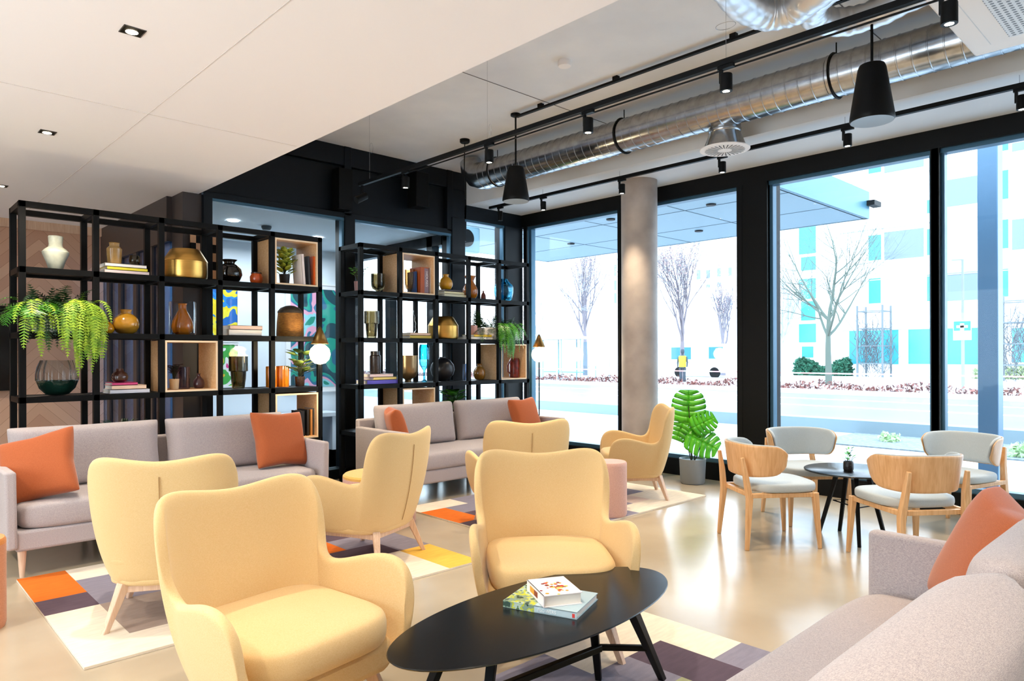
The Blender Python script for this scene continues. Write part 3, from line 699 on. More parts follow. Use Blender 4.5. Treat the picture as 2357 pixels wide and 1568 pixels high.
vase('glass_tealight', 298, 321, 24, 4, P_BOWL, G['smoke'], 'small faceted smoked glass on the right of the yellow and white books', 'glass', base=zb, y=6.56)
g1 = thing('lidded_pot', 'large brushed gold pot with a tapered lid in the top row of the left shelf', 'pot', (0,0,0), 0, 'gold lidded pots')
def gold(g, u0, u1, vh, row, y=6.6):
    z = ZL[row]+.001; x = (px(u0,z,y)+px(u1,z,y))/2; s = scale_at(x,y); R = (u1-u0)*s/2*.98; H = vh*s; g.location = (x,y,z)
    make('bowl', MB().lathe([(.86*R,0),(.96*R,.03*H),(R,.12*H),(R,.58*H)], n=48), MT['gold'], g)
    make('lid', MB().lathe([(1.015*R,.585*H),(1.0*R,.615*H),(.68*R,.97*H),(.6*R,H),(0,H)], n=48, capb=False), MT['gold'], g)
gold(g1, 378, 474, 70, 4)
vase('round_vase', 500, 556, 53, 4, [(.45,0),(.8,.1),(1,.35),(.92,.6),(.6,.78),(.42,.84),(.42,.9),(.62,1),(.55,1),(.36,.88)], Z['black'], 'shiny black ball vase with a flared neck in the top row of the left shelf')
o = thing('small_jar', 'small orange jar with a dark lid beside the black ball vase', 'jar', (0,0,0))
x = px(586, ZL[4]); o.location = (x, 6.56, ZL[4]+.001)
make('body', MB().lathe([(.042,0),(.058,.03),(.06,.07),(.045,.1)], n=32), Z['orange'], o); make('lid', MB().lathe([(.05,.1),(.05,.112),(0,.112)], n=32), Z['brown'], o)
def pot_plant(name, label, x, y, z, r, h, potm, kind, H, W, leafm, seed=1, n=14, cat='plant', group=None):
    t = thing(name, label, cat, (x, y, z), 0, group); rnd = random.Random(seed)
    make('pot', MB().lathe([(r*.82,0),(r*.86,.004),(r,h),(r*.9,h),(r*.86,h*.9),(0,h*.88)], n=28), potm, t)
    lm = MB(); st = MB()
    for k in range(n):
        a = rnd.random()*2*PI; hh = H*(.35+.65*rnd.random()); rr = W*(.15+.85*rnd.random())*(.6+.4*hh/H)
        if kind == 'column': rr *= .75; hh = H*rnd.random()**.8
        if kind == 'leafy': hh = H*(.15+.85*rnd.random())
        c = Vector((rr*math.cos(a), rr*math.sin(a)*.8, h+hh)); out = Vector((math.cos(a), math.sin(a)*.8, {'column': 1.1, 'leafy': .7}.get(kind, .35))).normalized()
        L = {'small': .03, 'column': .07, 'leafy': .10}.get(kind, .075)*(.7+.6*rnd.random()); Wd = L*(.42 if kind != 'strap' else .14)
        if kind == 'strap': L = H*.75; c = Vector((0,0,h+.01)) + Vector((math.cos(a)*W*.15, math.sin(a)*W*.15, 0)); out = Vector((math.cos(a)*.6, math.sin(a)*.5, .7+.5*rnd.random())).normalized()
        sd = out.cross(Vector((0,0,1))).normalized(); up = sd.cross(out).normalized()
        pts = []
        for i in range(6):
            s = i/5; w = math.sin(PI*min(1, s*.92+.08))**.8*Wd; d = c + out*(L*s) + up*(-.35*s*s*L) if kind != 'strap' else c + out*(L*s) + Vector((0,0,-.45*s*s*L))
            pts.append((d - sd*w, d + up*(-w*.25), d + sd*w))
        lm.grid(pts)
        if kind != 'strap': st.tube([(0,0,h*.9), tuple(Vector((c.x*.4,c.y*.4,h+hh*.55))), tuple(c)], .0022, 5)
    make('foliage', lm, leafm, t, solid=.0008)
    if st.v: make('stem', st, MT['stem'], t)
    return t
z4, z3, z2, z1 = ZL[4]+.017, ZL[3]+.001, ZL[2]+.001, ZL[1]+.001
pot_plant('potted_plant', 'yellow green leafy plant in a black pot in the top left plywood cube', px(655, z4, 6.55), 6.55, z4, .052, .10, Z['blackpot'], 'column', .22, .085, mat('lime_leaf', '#a9b23c', .45, col2='#6d8424', mscale=12), 3, 90)
def stand_book(label, u, y, z, th, hgt, dep, colr, group, lean=0, mats=None):
    t = thing('book', label, 'book', (px(u, z, y), y, z), 0, group)
    c = MB().box(-th/2, -th/2+.003, 0, dep, 0, hgt).box(th/2-.003, th/2, 0, dep, 0, hgt).box(-th/2, th/2, 0, .003, 0, hgt)
    make('cover', c, mats or plain(colr), t); make('pages', MB().box(-th/2+.003, th/2-.003, .004, dep-.004, .004, hgt-.004), MT['paper'], t)
    t.rotation_euler = (0, lean, 0); return t
stand_book('tall white book leaning in the top plywood cube of the left shelf', 701, 6.43, z4+.003, .03, .30, .20, '#f1e3dd', 'upright books in the left shelf', R_(-4))
stand_book('black book standing between the white and orange ones in the top cube', 713, 6.43, z4+.001, .026, .285, .2, '#231c1e', 'upright books in the left shelf', R_(-3))
stand_book('orange book standing last on the right in the top cube of the left shelf', 724.5, 6.43, z4, .034, .29, .2, '#e0601c', 'upright books in the left shelf')
# ---- left shelf, second row: hanging fern planter, gourds, orange bottle, books, basket
def planter(label, x0, x1, y0, y1, z, h, col_, fr, seed, lab2=None, warm=None):
    t = thing('hanging_planter', label, 'planter', ((x0+x1)/2, (y0+y1)/2, z), 0); rnd = random.Random(seed)
    w, d = (x1-x0)/2, (y1-y0)/2
    make('trough', MB().box(-w, w, -d, d, 0, .012).box(-w, -w+.01, -d, d, .01, h).box(w-.01, w, -d, d, .01, h).box(-w+.01, w-.01, -d, -d+.01, .01, h).box(-w+.01, w-.01, d-.01, d, .01, h), col_, t, bevel=.003)
    make('soil', MB().box(-w+.01, w-.01, -d+.01, d-.01, .012, h-.02), MT['soil'], t)
    for nm, items, mt in fr:
        m = MB()
        for (bx, by, ang, el, L, droop, wd, lf) in items(rnd, w, d): frond(m, (bx, by, h-.02), ang, el, L, droop, wd, lf, rnd)
        make(nm, m, mt, t)
    return t
def frond(m, base, ang, el, L, droop, wd, lf, rnd):
    """feathery frond: a drooping rib with paired leaflets"""
    p = Vector(base); d = Vector((math.cos(ang)*math.cos(el), math.sin(ang)*math.cos(el), math.sin(el))); n = max(8, int(L/lf)); st = L/n
    for i in range(n):
        s = i/n; q = p + d*st
        sd = d.cross(Vector((0,0,1))); sd = sd.normalized() if sd.length > .05 else Vector((1,0,0))
        w = wd*math.sin(PI*min(1, .12+s*.88))**.6
        if i > 1:
            for sg in (1, -1):
                tip = p + sd*sg*w + d*w*.45 + Vector((0,0,-w*.3*rnd.random())); e = d*st*.42
                m.add([p-e*.6, p+e*.8, tip+e*.3, tip-e*.2], [(0,1,2,3)])
        m.add([p-sd*.0014, q-sd*.0014, q+sd*.0014, p+sd*.0014], [(0,1,2,3)])
        p = q; d = (d + Vector((0,0,-droop*st*(1+s)))).normalized()
def trail(x0, x1, y, n, L0, L1, out=.6):
    def f(rnd, w, d):
        for k in range(n):
            x = lerp(x0, x1, rnd.random())*w; a = -PI/2 + rnd.uniform(-.7, .7)
            yield (x, y*d, a, rnd.uniform(.3, 1.1), rnd.uniform(L0, L1), rnd.uniform(6, 15), rnd.uniform(.02,.042), .022)
    return f
def spray(n, L0, L1, wd=.05, el=(.2,1.3), x=(-1,1), dr=(2,5), ang=None):
    def f(rnd, w, d):
        for k in range(n):
            a = rnd.uniform(0, 2*PI) if ang is None else rnd.uniform(*ang)
            yield (rnd.uniform(*x)*w*.9, rnd.uniform(-.7,.7)*d, a, rnd.uniform(*el), rnd.uniform(L0, L1), rnd.uniform(*dr), wd*rnd.uniform(.7,1.2), .02)
    return f
def heap(items_list):
    def f(rnd, w, d):
        for it in items_list:
            for q in it(rnd, w, d): yield q
    return f
wp = mat('white_planter', '#e9e2da', .5)
planter('white trough planter overflowing with lime green hanging fern in the left shelf', 1.005, 1.43, YS+.05, YS+.33, ZL[3]+.001, .19, wp,
    [('hanging_fern', heap([trail(.36, 1.0, -.95, 84, .22, .62), trail(-.9, -.55, -.9, 12, .3, .5), spray(22, .12, .22, .04, (.2,1.2), (.2,1))]), MT['fern']),
     ('dark_fern', heap([spray(70, .14, .30, .05, (.2,1.35)), trail(-.8, -.35, -.8, 16, .25, .5), trail(.0, .2, -.3, 3, .3, .42)]), MT['ferndark']),
     ('palm_fronds', heap([spray(18, .22, .36, .09, (.5,1.0), (-.9,.0), (4,7), (-PI*.95, -PI*.35)), spray(5, .3, .42, .06, (.1,.5), (-1,-.6), (2,4), (PI*.8, PI*1.2))]), MT['leaf'])], 5)
vase('gourd_vase', 232, 262, 29, 3, [(.5,0),(.9,.18),(1,.4),(.8,.68),(.45,.9),(.1,1),(0,1)], Z['bright'], 'little yellow egg shaped vase next to the round ochre one')
vase('round_vase', 262, 318, 56, 3, P_ROUND, Z['yellow'], 'round ochre glazed vase in the second cell, second row of the left shelf')
vase('cylinder_glass', 391, 449, 76, 3, P_CYL, G['clear'], 'clear glass cylinder around the orange bottle in the left shelf', 'glass')
vase('teardrop_vase', 396, 444, 72, 3, [(.55,0),(.85,.08),(1,.26),(.9,.45),(.6,.65),(.36,.8),(.36,.95),(.42,1),(.3,1),(.26,.9)], Z['amber'], 'glossy orange teardrop vase inside a clear glass cylinder')
flat_books(515, 592, 3, [(0,.97,.055,'#f3ebe0','thick cream book, lower of two below the blue and yellow painting'),(.04,1,.038,'#e9c7b6','thin pinkish book, upper of two below the blue and yellow painting')], 'books lying in the left shelf')
t = thing('woven_basket', 'honey coloured woven basket with a dark domed lid in the left shelf', 'basket', (px(668, z3), 6.6, z3))
s = scale_at(t.location.x); R = 30*s
wv = mat('woven_rattan', '#c98b3c', .65, col2='#96602a', mscale=6, stretch=(6,6,40), bump=1, bscale=60)
make('body', MB().lathe([(R,0),(R*1.02,.02),(R*.98,.14),(R*.9,54*s)], n=32), wv, t); make('lid', MB().lathe([(R*.93,54*s),(R*.92,58*s),(R*.7,66*s),(R*.3,71*s),(0,72*s)], n=32, capb=False), mat('dark_rattan', '#4c4032', .7, bump=1, bscale=60), t)
# ---- left shelf, third row
o = thing('glass_bowl_vase', 'big round ribbed glass vase, clear above and dark green below, under the hanging fern', 'vase', (px(132, z2), 6.6, z2)); s = scale_at(o.location.x)
pr = lambda L: [(r*42*s, h*80*s) for r, h in L]
make('base_glass', MB().lathe(pr([(.38,0),(.55,.03),(.85,.2),(1,.42)]), n=64, flute=16, fd=.012), mat('bottle_green_glass', '#0f2e26', .08, coat=.6, bump=1.5, bscale=28), o)
make('clear_glass', MB().lathe(pr([(1,.42),(1,.6),(.93,.8),(.84,.92),(.78,1)]), n=96, flute=16, fd=.03, capb=False), gl('ribbed_clear', (.80,.82,.82), .3), o)
zb = flat_books(244, 334, 2, [(0,1,.034,'#cfcfd9','pale patterned book at the bottom of the stack in the third row, left shelf'),(.05,.92,.034,'#ecc9ae','cream pink book in the middle of the stack in the third row, left shelf'),(.06,.7,.022,'#d6467e','hot pink book on top of the stack in the third row, left shelf')], 'books lying in the left shelf')
vase('squat_pot', 258, 293, 31, 2, [(.5,0),(.9,.15),(1,.4),(.85,.65),(.5,.8),(.45,.9),(.4,1),(.3,1)], Z['brown'], 'squat brown pot standing on the hot pink book', 'pot', base=zb, y=6.56)
zc = z2+.016
pot_plant('dried_flowers', 'dark purple dried flowers in a cream pot inside the middle plywood cube', px(401, zc, 6.58), 6.58, zc, .042, .09, Z['cream'], 'small', .13, .055, mat('dried_petals', '#3b1f24', .8), 11, 60, 'flowers')
vase('ribbed_vase', 411, 436, 50, 2, P_CYL, G['lilac'], 'greyish lilac ribbed cylinder vase in the middle plywood cube', flute=14, fd=.04, base=zc)
vase('small_bottle', 445, 470, 34, 2, P_BOT, Z['plum'], 'small plum coloured bottle vase in the middle plywood cube', base=zc)
vase('stepped_vase', 528, 569, 74, 2, P_TUMB, G['smoke'], 'tall stepped smoked glass vase in the third row of the left shelf', flute=20, fd=.015, n=60)
for u0, u1, lab in ((613, 636, 'amber ribbed glass jar half behind the shelf upright'), (638, 664, 'amber ribbed glass jar beside the leafy plant, left shelf')):
    vase('ribbed_jar', u0, u1, 48, 2, P_CYL, Z['amber'], lab, 'jar', flute=12, fd=.05, n=60, group='amber ribbed jars', y=6.62)
pot_plant('potted_plant', 'broad leaved plant in a dark pot in front of the glowing lamp, left shelf', px(690, z2, 6.58), 6.58, z2, .052, .10, Z['dark'], 'leafy', .24, .12, mat('olive_leaf', '#6f8240', .4, col2='#3d5226', mscale=8), 21, 34)
# ---- left shelf, fourth row
pot_plant('potted_plant', 'dark bushy plant just above the left sofa back, left shelf', px(285, z1), 6.62, z1, .10, .12, Z['blackpot'], 'strap', .42, .3, MT['ferndark'], 31, 46)
vase('small_bottle', 118, 134, 36, 1, P_BOT, Z['black'], 'tip of a small black bottle above the left sofa back')
zd = z1+.016
for i, (u, th, hg, c_, lab) in enumerate(((697, .055, .25, '#171518', 'thick black book in the low cube at the right end of the left shelf'), (709, .03, .26, '#2a2523', 'dark grey book next to the thick black one in the low cube'), (717, .03, .26, '#c98a4a', 'tan book in the low cube of the left shelf'), (725, .028, .27, '#8d8a86', 'grey book standing last in the low cube of the left shelf'))):
    stand_book(lab, u, 6.45, zd, th*.8, hg, .2, c_, 'upright books in the left shelf')
# ---- right shelf, top row
zt = ZL[4]+.001
pot_plant('potted_plant', 'small plant in a dusty pink pot at the left end of the right shelf', px(822, zt, 6.62)+.05, 6.68, zt, .045, .12, Z['pink'], 'small', .16, .10, MT['leaf'], 41, 60)
vase('glass_goblet', 854, 886, 44, 4, P_GOB, G['smoke'], 'smoked glass goblet in the top left cell of the right shelf', 'glass')
vase('tall_vase', 931, 956, 56, 4, P_GOB, G['peach'], 'peach coloured glass vase in the top plywood cube of the right shelf', base=z4)
bm = plain('#b5582a'); mauve = plain('#8f7f90')
stand_book('blue book behind the tall vase in the top cube of the right shelf', 958, 6.50, z4, .02, .25, .16, '#1f5aa8', 'upright books in the right shelf')
bk1 = stand_book('thick rust coloured book with silver lettering in the top cube of the right shelf', 977, 6.46, z4, .12, .30, .2, '#b5582a', 'upright books in the right shelf')
make('cover_band', MB().box(.0, .058, -.001, .0, .01, .29), mauve, bk1)
text_on(bk1, 'HOUSES', .048, Matrix.Translation((.018, -.0012, .255)) @ Matrix.Rotation(PI/2, 4, 'X') @ Matrix.Rotation(-PI/2, 4, 'Z'), plain('#e8e6ea'))
stand_book('white book on the right in the top cube of the right shelf', 992, 6.46, z4, .028, .30, .2, '#f1ede6', 'upright books in the right shelf')
zb = flat_books(1008, 1058, 4, [(0,1,.032,'#ece3bf','cream book at the bottom of the stack in the top row, right shelf'),(.02,.92,.03,'#e6dcae','pale yellow book in the middle of the stack in the top row, right shelf'),(.04,.82,.022,'#3a2d30','dark brown book on top of the stack in the top row, right shelf')], 'books lying in the right shelf')
vase('round_vase', 1010, 1042, 36, 4, P_ROUND, Z['bright'], 'round bright yellow vase on the stack in the top row of the right shelf', base=zb, y=6.56)
vase('pitcher_vase', 1064, 1100, 54, 4, P_JUG, Z['amber'], 'amber glass pitcher with a flared rim in the top row of the right shelf')
vase('small_bottle', 1106, 1119, 22, 4, P_BOT, Z['rust'], 'little rust red bottle right of the amber pitcher')
vase('glass_vase', 1137, 1181, 52, 4, [(.6,0),(.85,.1),(1,.4),(1,.6),(.95,.72),(.5,.9),(.4,1),(.36,1),(.45,.9),(.9,.7),(.94,.4),(.7,.12),(0,.1)], G['blue'], 'turquoise and clear glass vase at the right end of the top row', flute=10, fd=.02, n=60)
# ---- right shelf, second row
vase('stepped_vase', 838, 872, 62, 3, P_TUMB, G['smoke'], 'smoked glass stepped vase in the second row of the right shelf')
zb = flat_books(929, 978, 3, [(0,1,.034,'#e0c04a','yellow book under the bubble vase, right shelf'),(.03,.97,.03,'#e6c3ab','pinkish book directly under the bubble vase, right shelf')], 'books lying in the right shelf')
vase('bubble_vase', 937, 958, 52, 3, [(.6,0),(1,.12),(.85,.28),(.98,.42),(.7,.56),(.8,.7),(.45,.84),(.5,1),(.42,1),(.36,.84)], G['clear'], 'clear bubbled glass vase standing on the yellow book', base=zb, y=6.56)
g2 = thing('lidded_pot', 'brushed gold pot with a tapered lid in the second row of the right shelf', 'pot', (0,0,0), 0, 'gold lidded pots'); gold(g2, 984, 1055, 52, 3)
zb = flat_books(1058, 1119, 3, [(0,1,.032,'#e9e4d8','white book at the bottom of the stack right of the gold pot'),(.3,.97,.028,'#e7c22a','yellow book in the stack right of the gold pot')], 'books lying in the right shelf')
vase('cup', 1073, 1099, 21, 3, P_CYL, Z['pink'], 'pale pink cup on the yellow book right of the gold pot', 'cup', base=zb, y=6.56)
planter('white trough planter with a trailing fern at the right end of the right shelf', X2[3]+.30, X2[5]-.06, YS+.05, YS+.33, ZL[3]+.001, .15, wp,
    [('hanging_fern', heap([trail(-.3, .25, -.9, 46, .25, .55), trail(.3,.95,-.9,16,.12,.25), spray(24, .12, .22, .04)]), MT['leaf']),
     ('palm_fronds', heap([spray(64, .18, .38, .055, (.1,1.3), (-1,.95), (2,5))]), MT['ferndark'])], 9)
# ---- right shelf, third row
zb = flat_books(831, 902, 2, [(0,1,.045,'#5a4fc0','violet book at the bottom of the stack in the third row, right shelf'),(.2,.95,.03,'#e6cf7c','pale yellow book in the stack on the violet book'),(.1,.85,.034,'#ecd2d2','pale pink book on top of the stack on the violet book')], 'books lying in the right shelf')
vase('lidded_bottle', 851, 876, 52, 2, [(.95,0),(1,.05),(1,.78),(.85,.82),(.85,1),(0,1)], Z['dark'], 'dark textured bottle standing on the violet book stack', 'bottle', base=zb, y=6.56)
vase('goblet_vase', 916, 962, 62, 2, P_GOB, Z['bronze'], 'bronze coloured goblet vase in the third row of the right shelf')
vase('tall_glass', 964, 989, 86, 2, [(.5,0),(.55,.02),(.2,.06),(.2,.3),(.9,.46),(1,.6),(1,.9),(.8,1),(.76,1),(.95,.88),(.95,.6)], G['blue'], 'tall blue glass on a stem between the bronze goblet and the black ball', 'glass')
vase('ball_vase', 990, 1046, 56, 2, [(.3,0),(.62,.1),(.9,.28),(1,.48),(.92,.68),(.65,.86),(.3,.94),(.24,.95),(.24,1),(.18,1)], Z['matte'], 'matte black ball vase in the third row of the right shelf')
vase('small_glass', 1065, 1077, 38, 2, P_CYL, G['grey'], 'narrow grey glass next to the black ball vase', 'glass')
vase('round_vase', 1089, 1118, 37, 2, P_ROUND, Z['honey'], 'small honey brown round vase in the third row of the right shelf')
t = thing('patterned_mug', 'dark red jug shaped ornament in the cube at the right end of the right shelf', 'ornament', (px(1184, zc, 6.55), 6.55, zc))
make('body', MB().lathe([(.062,0),(.066,.02),(.066,.22),(.05,.25),(.045,.25),(.055,.2),(.055,.02),(0,.02)], n=28), mat('red_pattern', '#8a2622', .3, col2='#4a1716', mscale=22), t)
make('handle', MB().tube([(-.06,0,.05),(-.115,0,.08),(-.12,0,.15),(-.09,0,.20),(-.05,0,.21)], .011, 10), mat('red_handle', '#6b1f1c', .3), t)
solo('picture_card', MB().box(-.065,.065,0,.008,0,.29).box(-.055,.055,-.001,0,.01,.28,1), [MT['black'], MT['white']], 'thin dark framed card behind the red jug in the right cube', 'picture', loc=(px(1183, zc, 6.72), 6.72, zc))
# ---- right shelf, fourth row
pot_plant('potted_plant', 'bright green leafy plant behind the middle of the right sofa back', px(1045, z1), 6.62, z1, .07, .12, Z['blackpot'], 'leafy', .26, .15, MT['leaf'], 51, 40)
pot_plant('potted_plant', 'dark spiky plant behind the right end of the right sofa back', px(1134, z1), 6.62, z1, .06, .12, Z['blackpot'], 'strap', .33, .2, MT['ferndark'], 61, 22)
# ================================================================ ceiling gear
def spot(label, x, y, ztrack, L=.14, r=.033, group='track spots'):
    t = thing('track_spotlight', label, 'spotlight', (x, y, ztrack), 0, group)
    make('adapter', MB().box(-.012, .012, -.05, .05, -.022, 0), MT['black'], t)
    make('neck', MB().box(-.008, .008, -.008+.03, .012+.03, -.10, -.02), MT['black'], t)
    make('housing', MB().lathe([(r*.55,-.055-L),(r,-.055-L),(r,-.06),(r*.96,-.055),(0,-.055)], n=28, capb=False), MT['black'], t)
    make('lamp_lens', MB().lathe([(0,-.05-L),(r*.86,-.05-L),(r*.86,-.047-L)], n=24), MT['lamp'], t)
    return t
XT, ZT = 3.75, 3.10
t = thing('light_track', 'long black light track hung on wires under the concrete ceiling', 'light track', (XT, 0, ZT), 0, 'light tracks')
make('rail', MB().box(-.018, .018, -1.5, 6.15, .0, .034), MT['black'], t)
make('cable', MB().tube([(.03,-1.4,-.012),(.03,5.2,-.012),(.02,5.3,-.002)], .006, 6), MT['black'], t)
for y in (-1.2, .5, 2.10, 4.21, 5.96):
    make('wire', MB().tube([(0,y,.03),(0,y,3.79-ZT)], .0012, 6), MT['steel'], t)
make('wire_coil', MB().tube([(.02+.045*math.cos(a/24*2*PI)*.4, 5.96+.0*a, .35+.05*math.sin(a/24*2*PI)) for a in range(25)], .0012, 5), MT['steel'], t)
make('wire_coil', MB().tube([(.03+.03*math.cos(a/24*2*PI), 4.21+.02*math.cos(a/24*2*PI), .12+.045*math.sin(a/24*2*PI)) for a in range(25)], .0012, 5), MT['steel'], t)
SP = []
labs = ['lit track spot nearest to the dark rear wall, on the long ceiling track', 'lit track spot second from the rear wall on the long ceiling track', 'lit track spot in the middle of the long ceiling track', 'lit track spot fourth from the rear wall on the long ceiling track', 'big lit track spot at the top right edge of the photo']
for lab, y in zip(labs, (5.35, 4.19, 3.155, 2.10, .952)): spot(lab, XT, y, ZT, L=.10, r=.036); SP.append((XT, y, ZT-.16))
s0 = thing('track_spotlight', 'unlit black spot at the left end of the long track, tilted sideways', 'spotlight', (XT, 6.1, ZT), 0, 'track spots')
make('neck', MB().box(-.01,.01,-.01,.01,-.08,0), MT['black'], s0)
make('housing', MB().lathe([(.036,0),(.036,.13),(0,.13)], n=24).xform(Matrix.Translation((-.07,0,-.16)) @ Matrix.Rotation(R_(60), 4, 'Y')), MT['black'], s0)
XL, ZT2 = 6.05, 3.285
t = thing('light_track', 'black light track under the low slab along the street windows', 'light track', (XL, 0, ZT2), 0, 'light tracks')
make('rail', MB().box(-.018, .018, -1.5, 6.75, 0, .034), MT['black'], t)
for y in (-1, 1.1, 2.3, 3.5, 4.65, 5.8): make('wire', MB().tube([(0,y,.03),(0,y,3.38-ZT2)], .002, 6), MT['steel'], t)
labs = ['lit spot under the low slab, first from the rear wall', 'lit spot under the low slab beside the round column', 'lit spot under the low slab in front of the round air outlet', 'lit spot under the low slab above the street window right of the pier', 'lit spot under the low slab cut by the right edge']
for lab, y in zip(labs, (5.79, 4.62, 3.43, 2.28, 1.087)): spot(lab, XL, y, ZT2, L=.10, r=.034); SP.append((XL, y, ZT2-.16))
s1 = spot('unlit black spot at the rear end of the low track', XL, 6.55, ZT2, L=.12, r=.03)
for ch in list(s1.children):
    if ch.name.startswith('lamp_lens'): bpy.data.objects.remove(ch)
t = thing('light_track', 'thin short black track fixed close to the concrete ceiling', 'light track', (4.80, 0, 3.76), 0, 'light tracks')
make('rail', MB().box(-.016, .016, 1.4, 4.95, -.02, 0), MT['black'], t)
for y in (4.6, 3.7, 2.6): make('bracket', MB().box(-.02,.02,y,y+.05,0,.03), MT['black'], t)
# pendant loudspeakers
def speaker(label, x, y, zt, zb, cab):
    t = thing('pendant_speaker', label, 'speaker', (x, y, zb), 0, 'pendant loudspeakers'); H = zt-zb
    make('cabinet', MB().lathe([(.128,0),(.135,.012),(.132,.04),(.085,H-.035),(.075,H-.01),(.05,H),(0,H)], n=40, capb=False), MT['black'], t)
    make('grille', MB().lathe([(0,.004),(.118,.002),(.128,.0)], n=40, capb=False), mat('speaker_grille', '#8d98a2', .5), t)
    make('cable', MB().tube([(0,0,H),(0,0,3.79-zb)], .009, 8), MT['black'], t)
    make('mount', MB().lathe([(.03,3.76-zb),(.05,3.77-zb),(.05,3.79-zb)], n=20), MT['black'], t)
speaker('black cone loudspeaker hanging left of the round column', 4.82, 4.99, 3.27, 2.92, 1)
speaker('large black cone loudspeaker hanging at the upper right', 4.82, 1.663, 3.28, 2.905, 1)
# spiral duct
t = thing('spiral_duct', 'long galvanised spiral air duct under the concrete ceiling', 'duct', (5.5, 0, 3.53), 0)
pr = []; R = .16
dm = MB(); n = 40; y = -2.0; rows = []
while y < 6.15:
    for dy, rr in ((0, R), (.085, R), (.088, R+.004), (.094, R+.004), (.097, R)):
        rows.append([(rr*math.cos(2*PI*k/n), y+dy+.1*k/n*0, rr*math.sin(2*PI*k/n)) for k in range(n)])
    y += .1
dm.grid([list(reversed(r)) for r in rows], closed=True)
make('duct_pipe', dm, MT['steel'], t, sharp=30)
for y in (2.154, 4.17, 6.0):
    make('hanger_ring', MB().tube([((R+.008)*math.cos(a/28*2*PI), y, (R+.008)*math.sin(a/28*2*PI)) for a in range(29)], .008, 6).tube([(0,y,R),(0,y,.255)], .005, 6), MT['black'], t)
el = MB().tube([(0,6.1,0),(0,6.25,-.0),(-.02,6.36,.03),(-.03,6.42,.1),(-.03,6.45,.2)], [.16,.16,.15,.14,.13], 32)
make('elbow', el, MT['steel'], t)
BX, BY, BZ = .10, 3.15, -.34     # outlet disc, relative to the duct axis
make('branch_neck', MB().lathe([(.20,.012),(.185,.02),(.145,.12),(.135,.15),(.142,.16),(.142,.18),(.135,.19),(.135,.30),(.10,.36),(0,.38)], (BX,BY,BZ), 40, capb=False), MT['steel'], t)
make('air_outlet', MB().lathe([(0,0),(.19,.002),(.213,.006),(.213,.014),(.18,.02)], (BX,BY,BZ), 48, capb=False), MT['white'], t)
sl = MB()
for k in range(28):
    a = 2*PI*k/28; c, s_ = math.cos(a), math.sin(a); r0, r1, w = .06, .17, .005
    sl.add([(BX+c*r0-s_*w*.5, BY+s_*r0+c*w*.5, BZ-.0015),(BX+c*r0+s_*w*.5, BY+s_*r0-c*w*.5, BZ-.0015),(BX+c*r1+s_*w, BY+s_*r1-c*w, BZ-.0015),(BX+c*r1-s_*w, BY+s_*r1+c*w, BZ-.0015)], [(0,1,2,3)])
make('outlet_slots', sl, mat('slot_shadow', '#3a3a3c', .8), t)
solo('vent_box', MB().box(4.98, 5.17, 6.88, 7.07, 3.2, 3.62), MT['black'], 'black box hanging by the rear wall at the end of the duct', 'box', bevel=.005)
# foil wrapped ducts, top right
def foil(name, label, pts, r):
    P = []; pts = [Vector(p) for p in pts]
    from mathutils.geometry import interpolate_bezier
    q = []
    for i in range(len(pts)-1):
        a, b = pts[i], pts[i+1]; pa = pts[max(0,i-1)]; pb = pts[min(len(pts)-1,i+2)]
        q += list(interpolate_bezier(a, a+(b-pa)/6, b-(pb-a)/6, b, 12))[:-1]
    q.append(pts[-1]); rr = [r*(1+.035*math.sin(i*1.7)+.02*math.sin(i*.6)) for i in range(len(q))]
    return solo(name, MB().tube(q, rr, 28), MT['foil'], label, 'duct', 'foil wrapped ducts')
foil('foil_duct', 'silver foil wrapped duct bending at the top edge left of the long track', [(3.2,1.95,3.66),(3.653,2.09,3.62),(4.02,2.16,3.60),(4.30,2.13,3.60),(4.37,1.98,3.60),(4.27,1.80,3.60),(4.2,1.5,3.62),(4.2,1.0,3.66)], .105)
foil('foil_duct', 'silver foil duct crossing above the first one at the top edge', [(3.3,1.45,3.68),(3.6,1.66,3.67),(3.82,1.80,3.66),(3.95,1.78,3.66),(3.95,1.55,3.68),(3.9,1.2,3.69)], .085)
foil('foil_duct', 'straight silver foil duct behind the long track at the top right', [(4.30,1.60,3.64),(4.42,1.86,3.62),(4.60,1.93,3.60),(4.80,1.82,3.60),(4.86,1.62,3.62),(4.84,1.35,3.65),(4.84,.7,3.68)], .09)
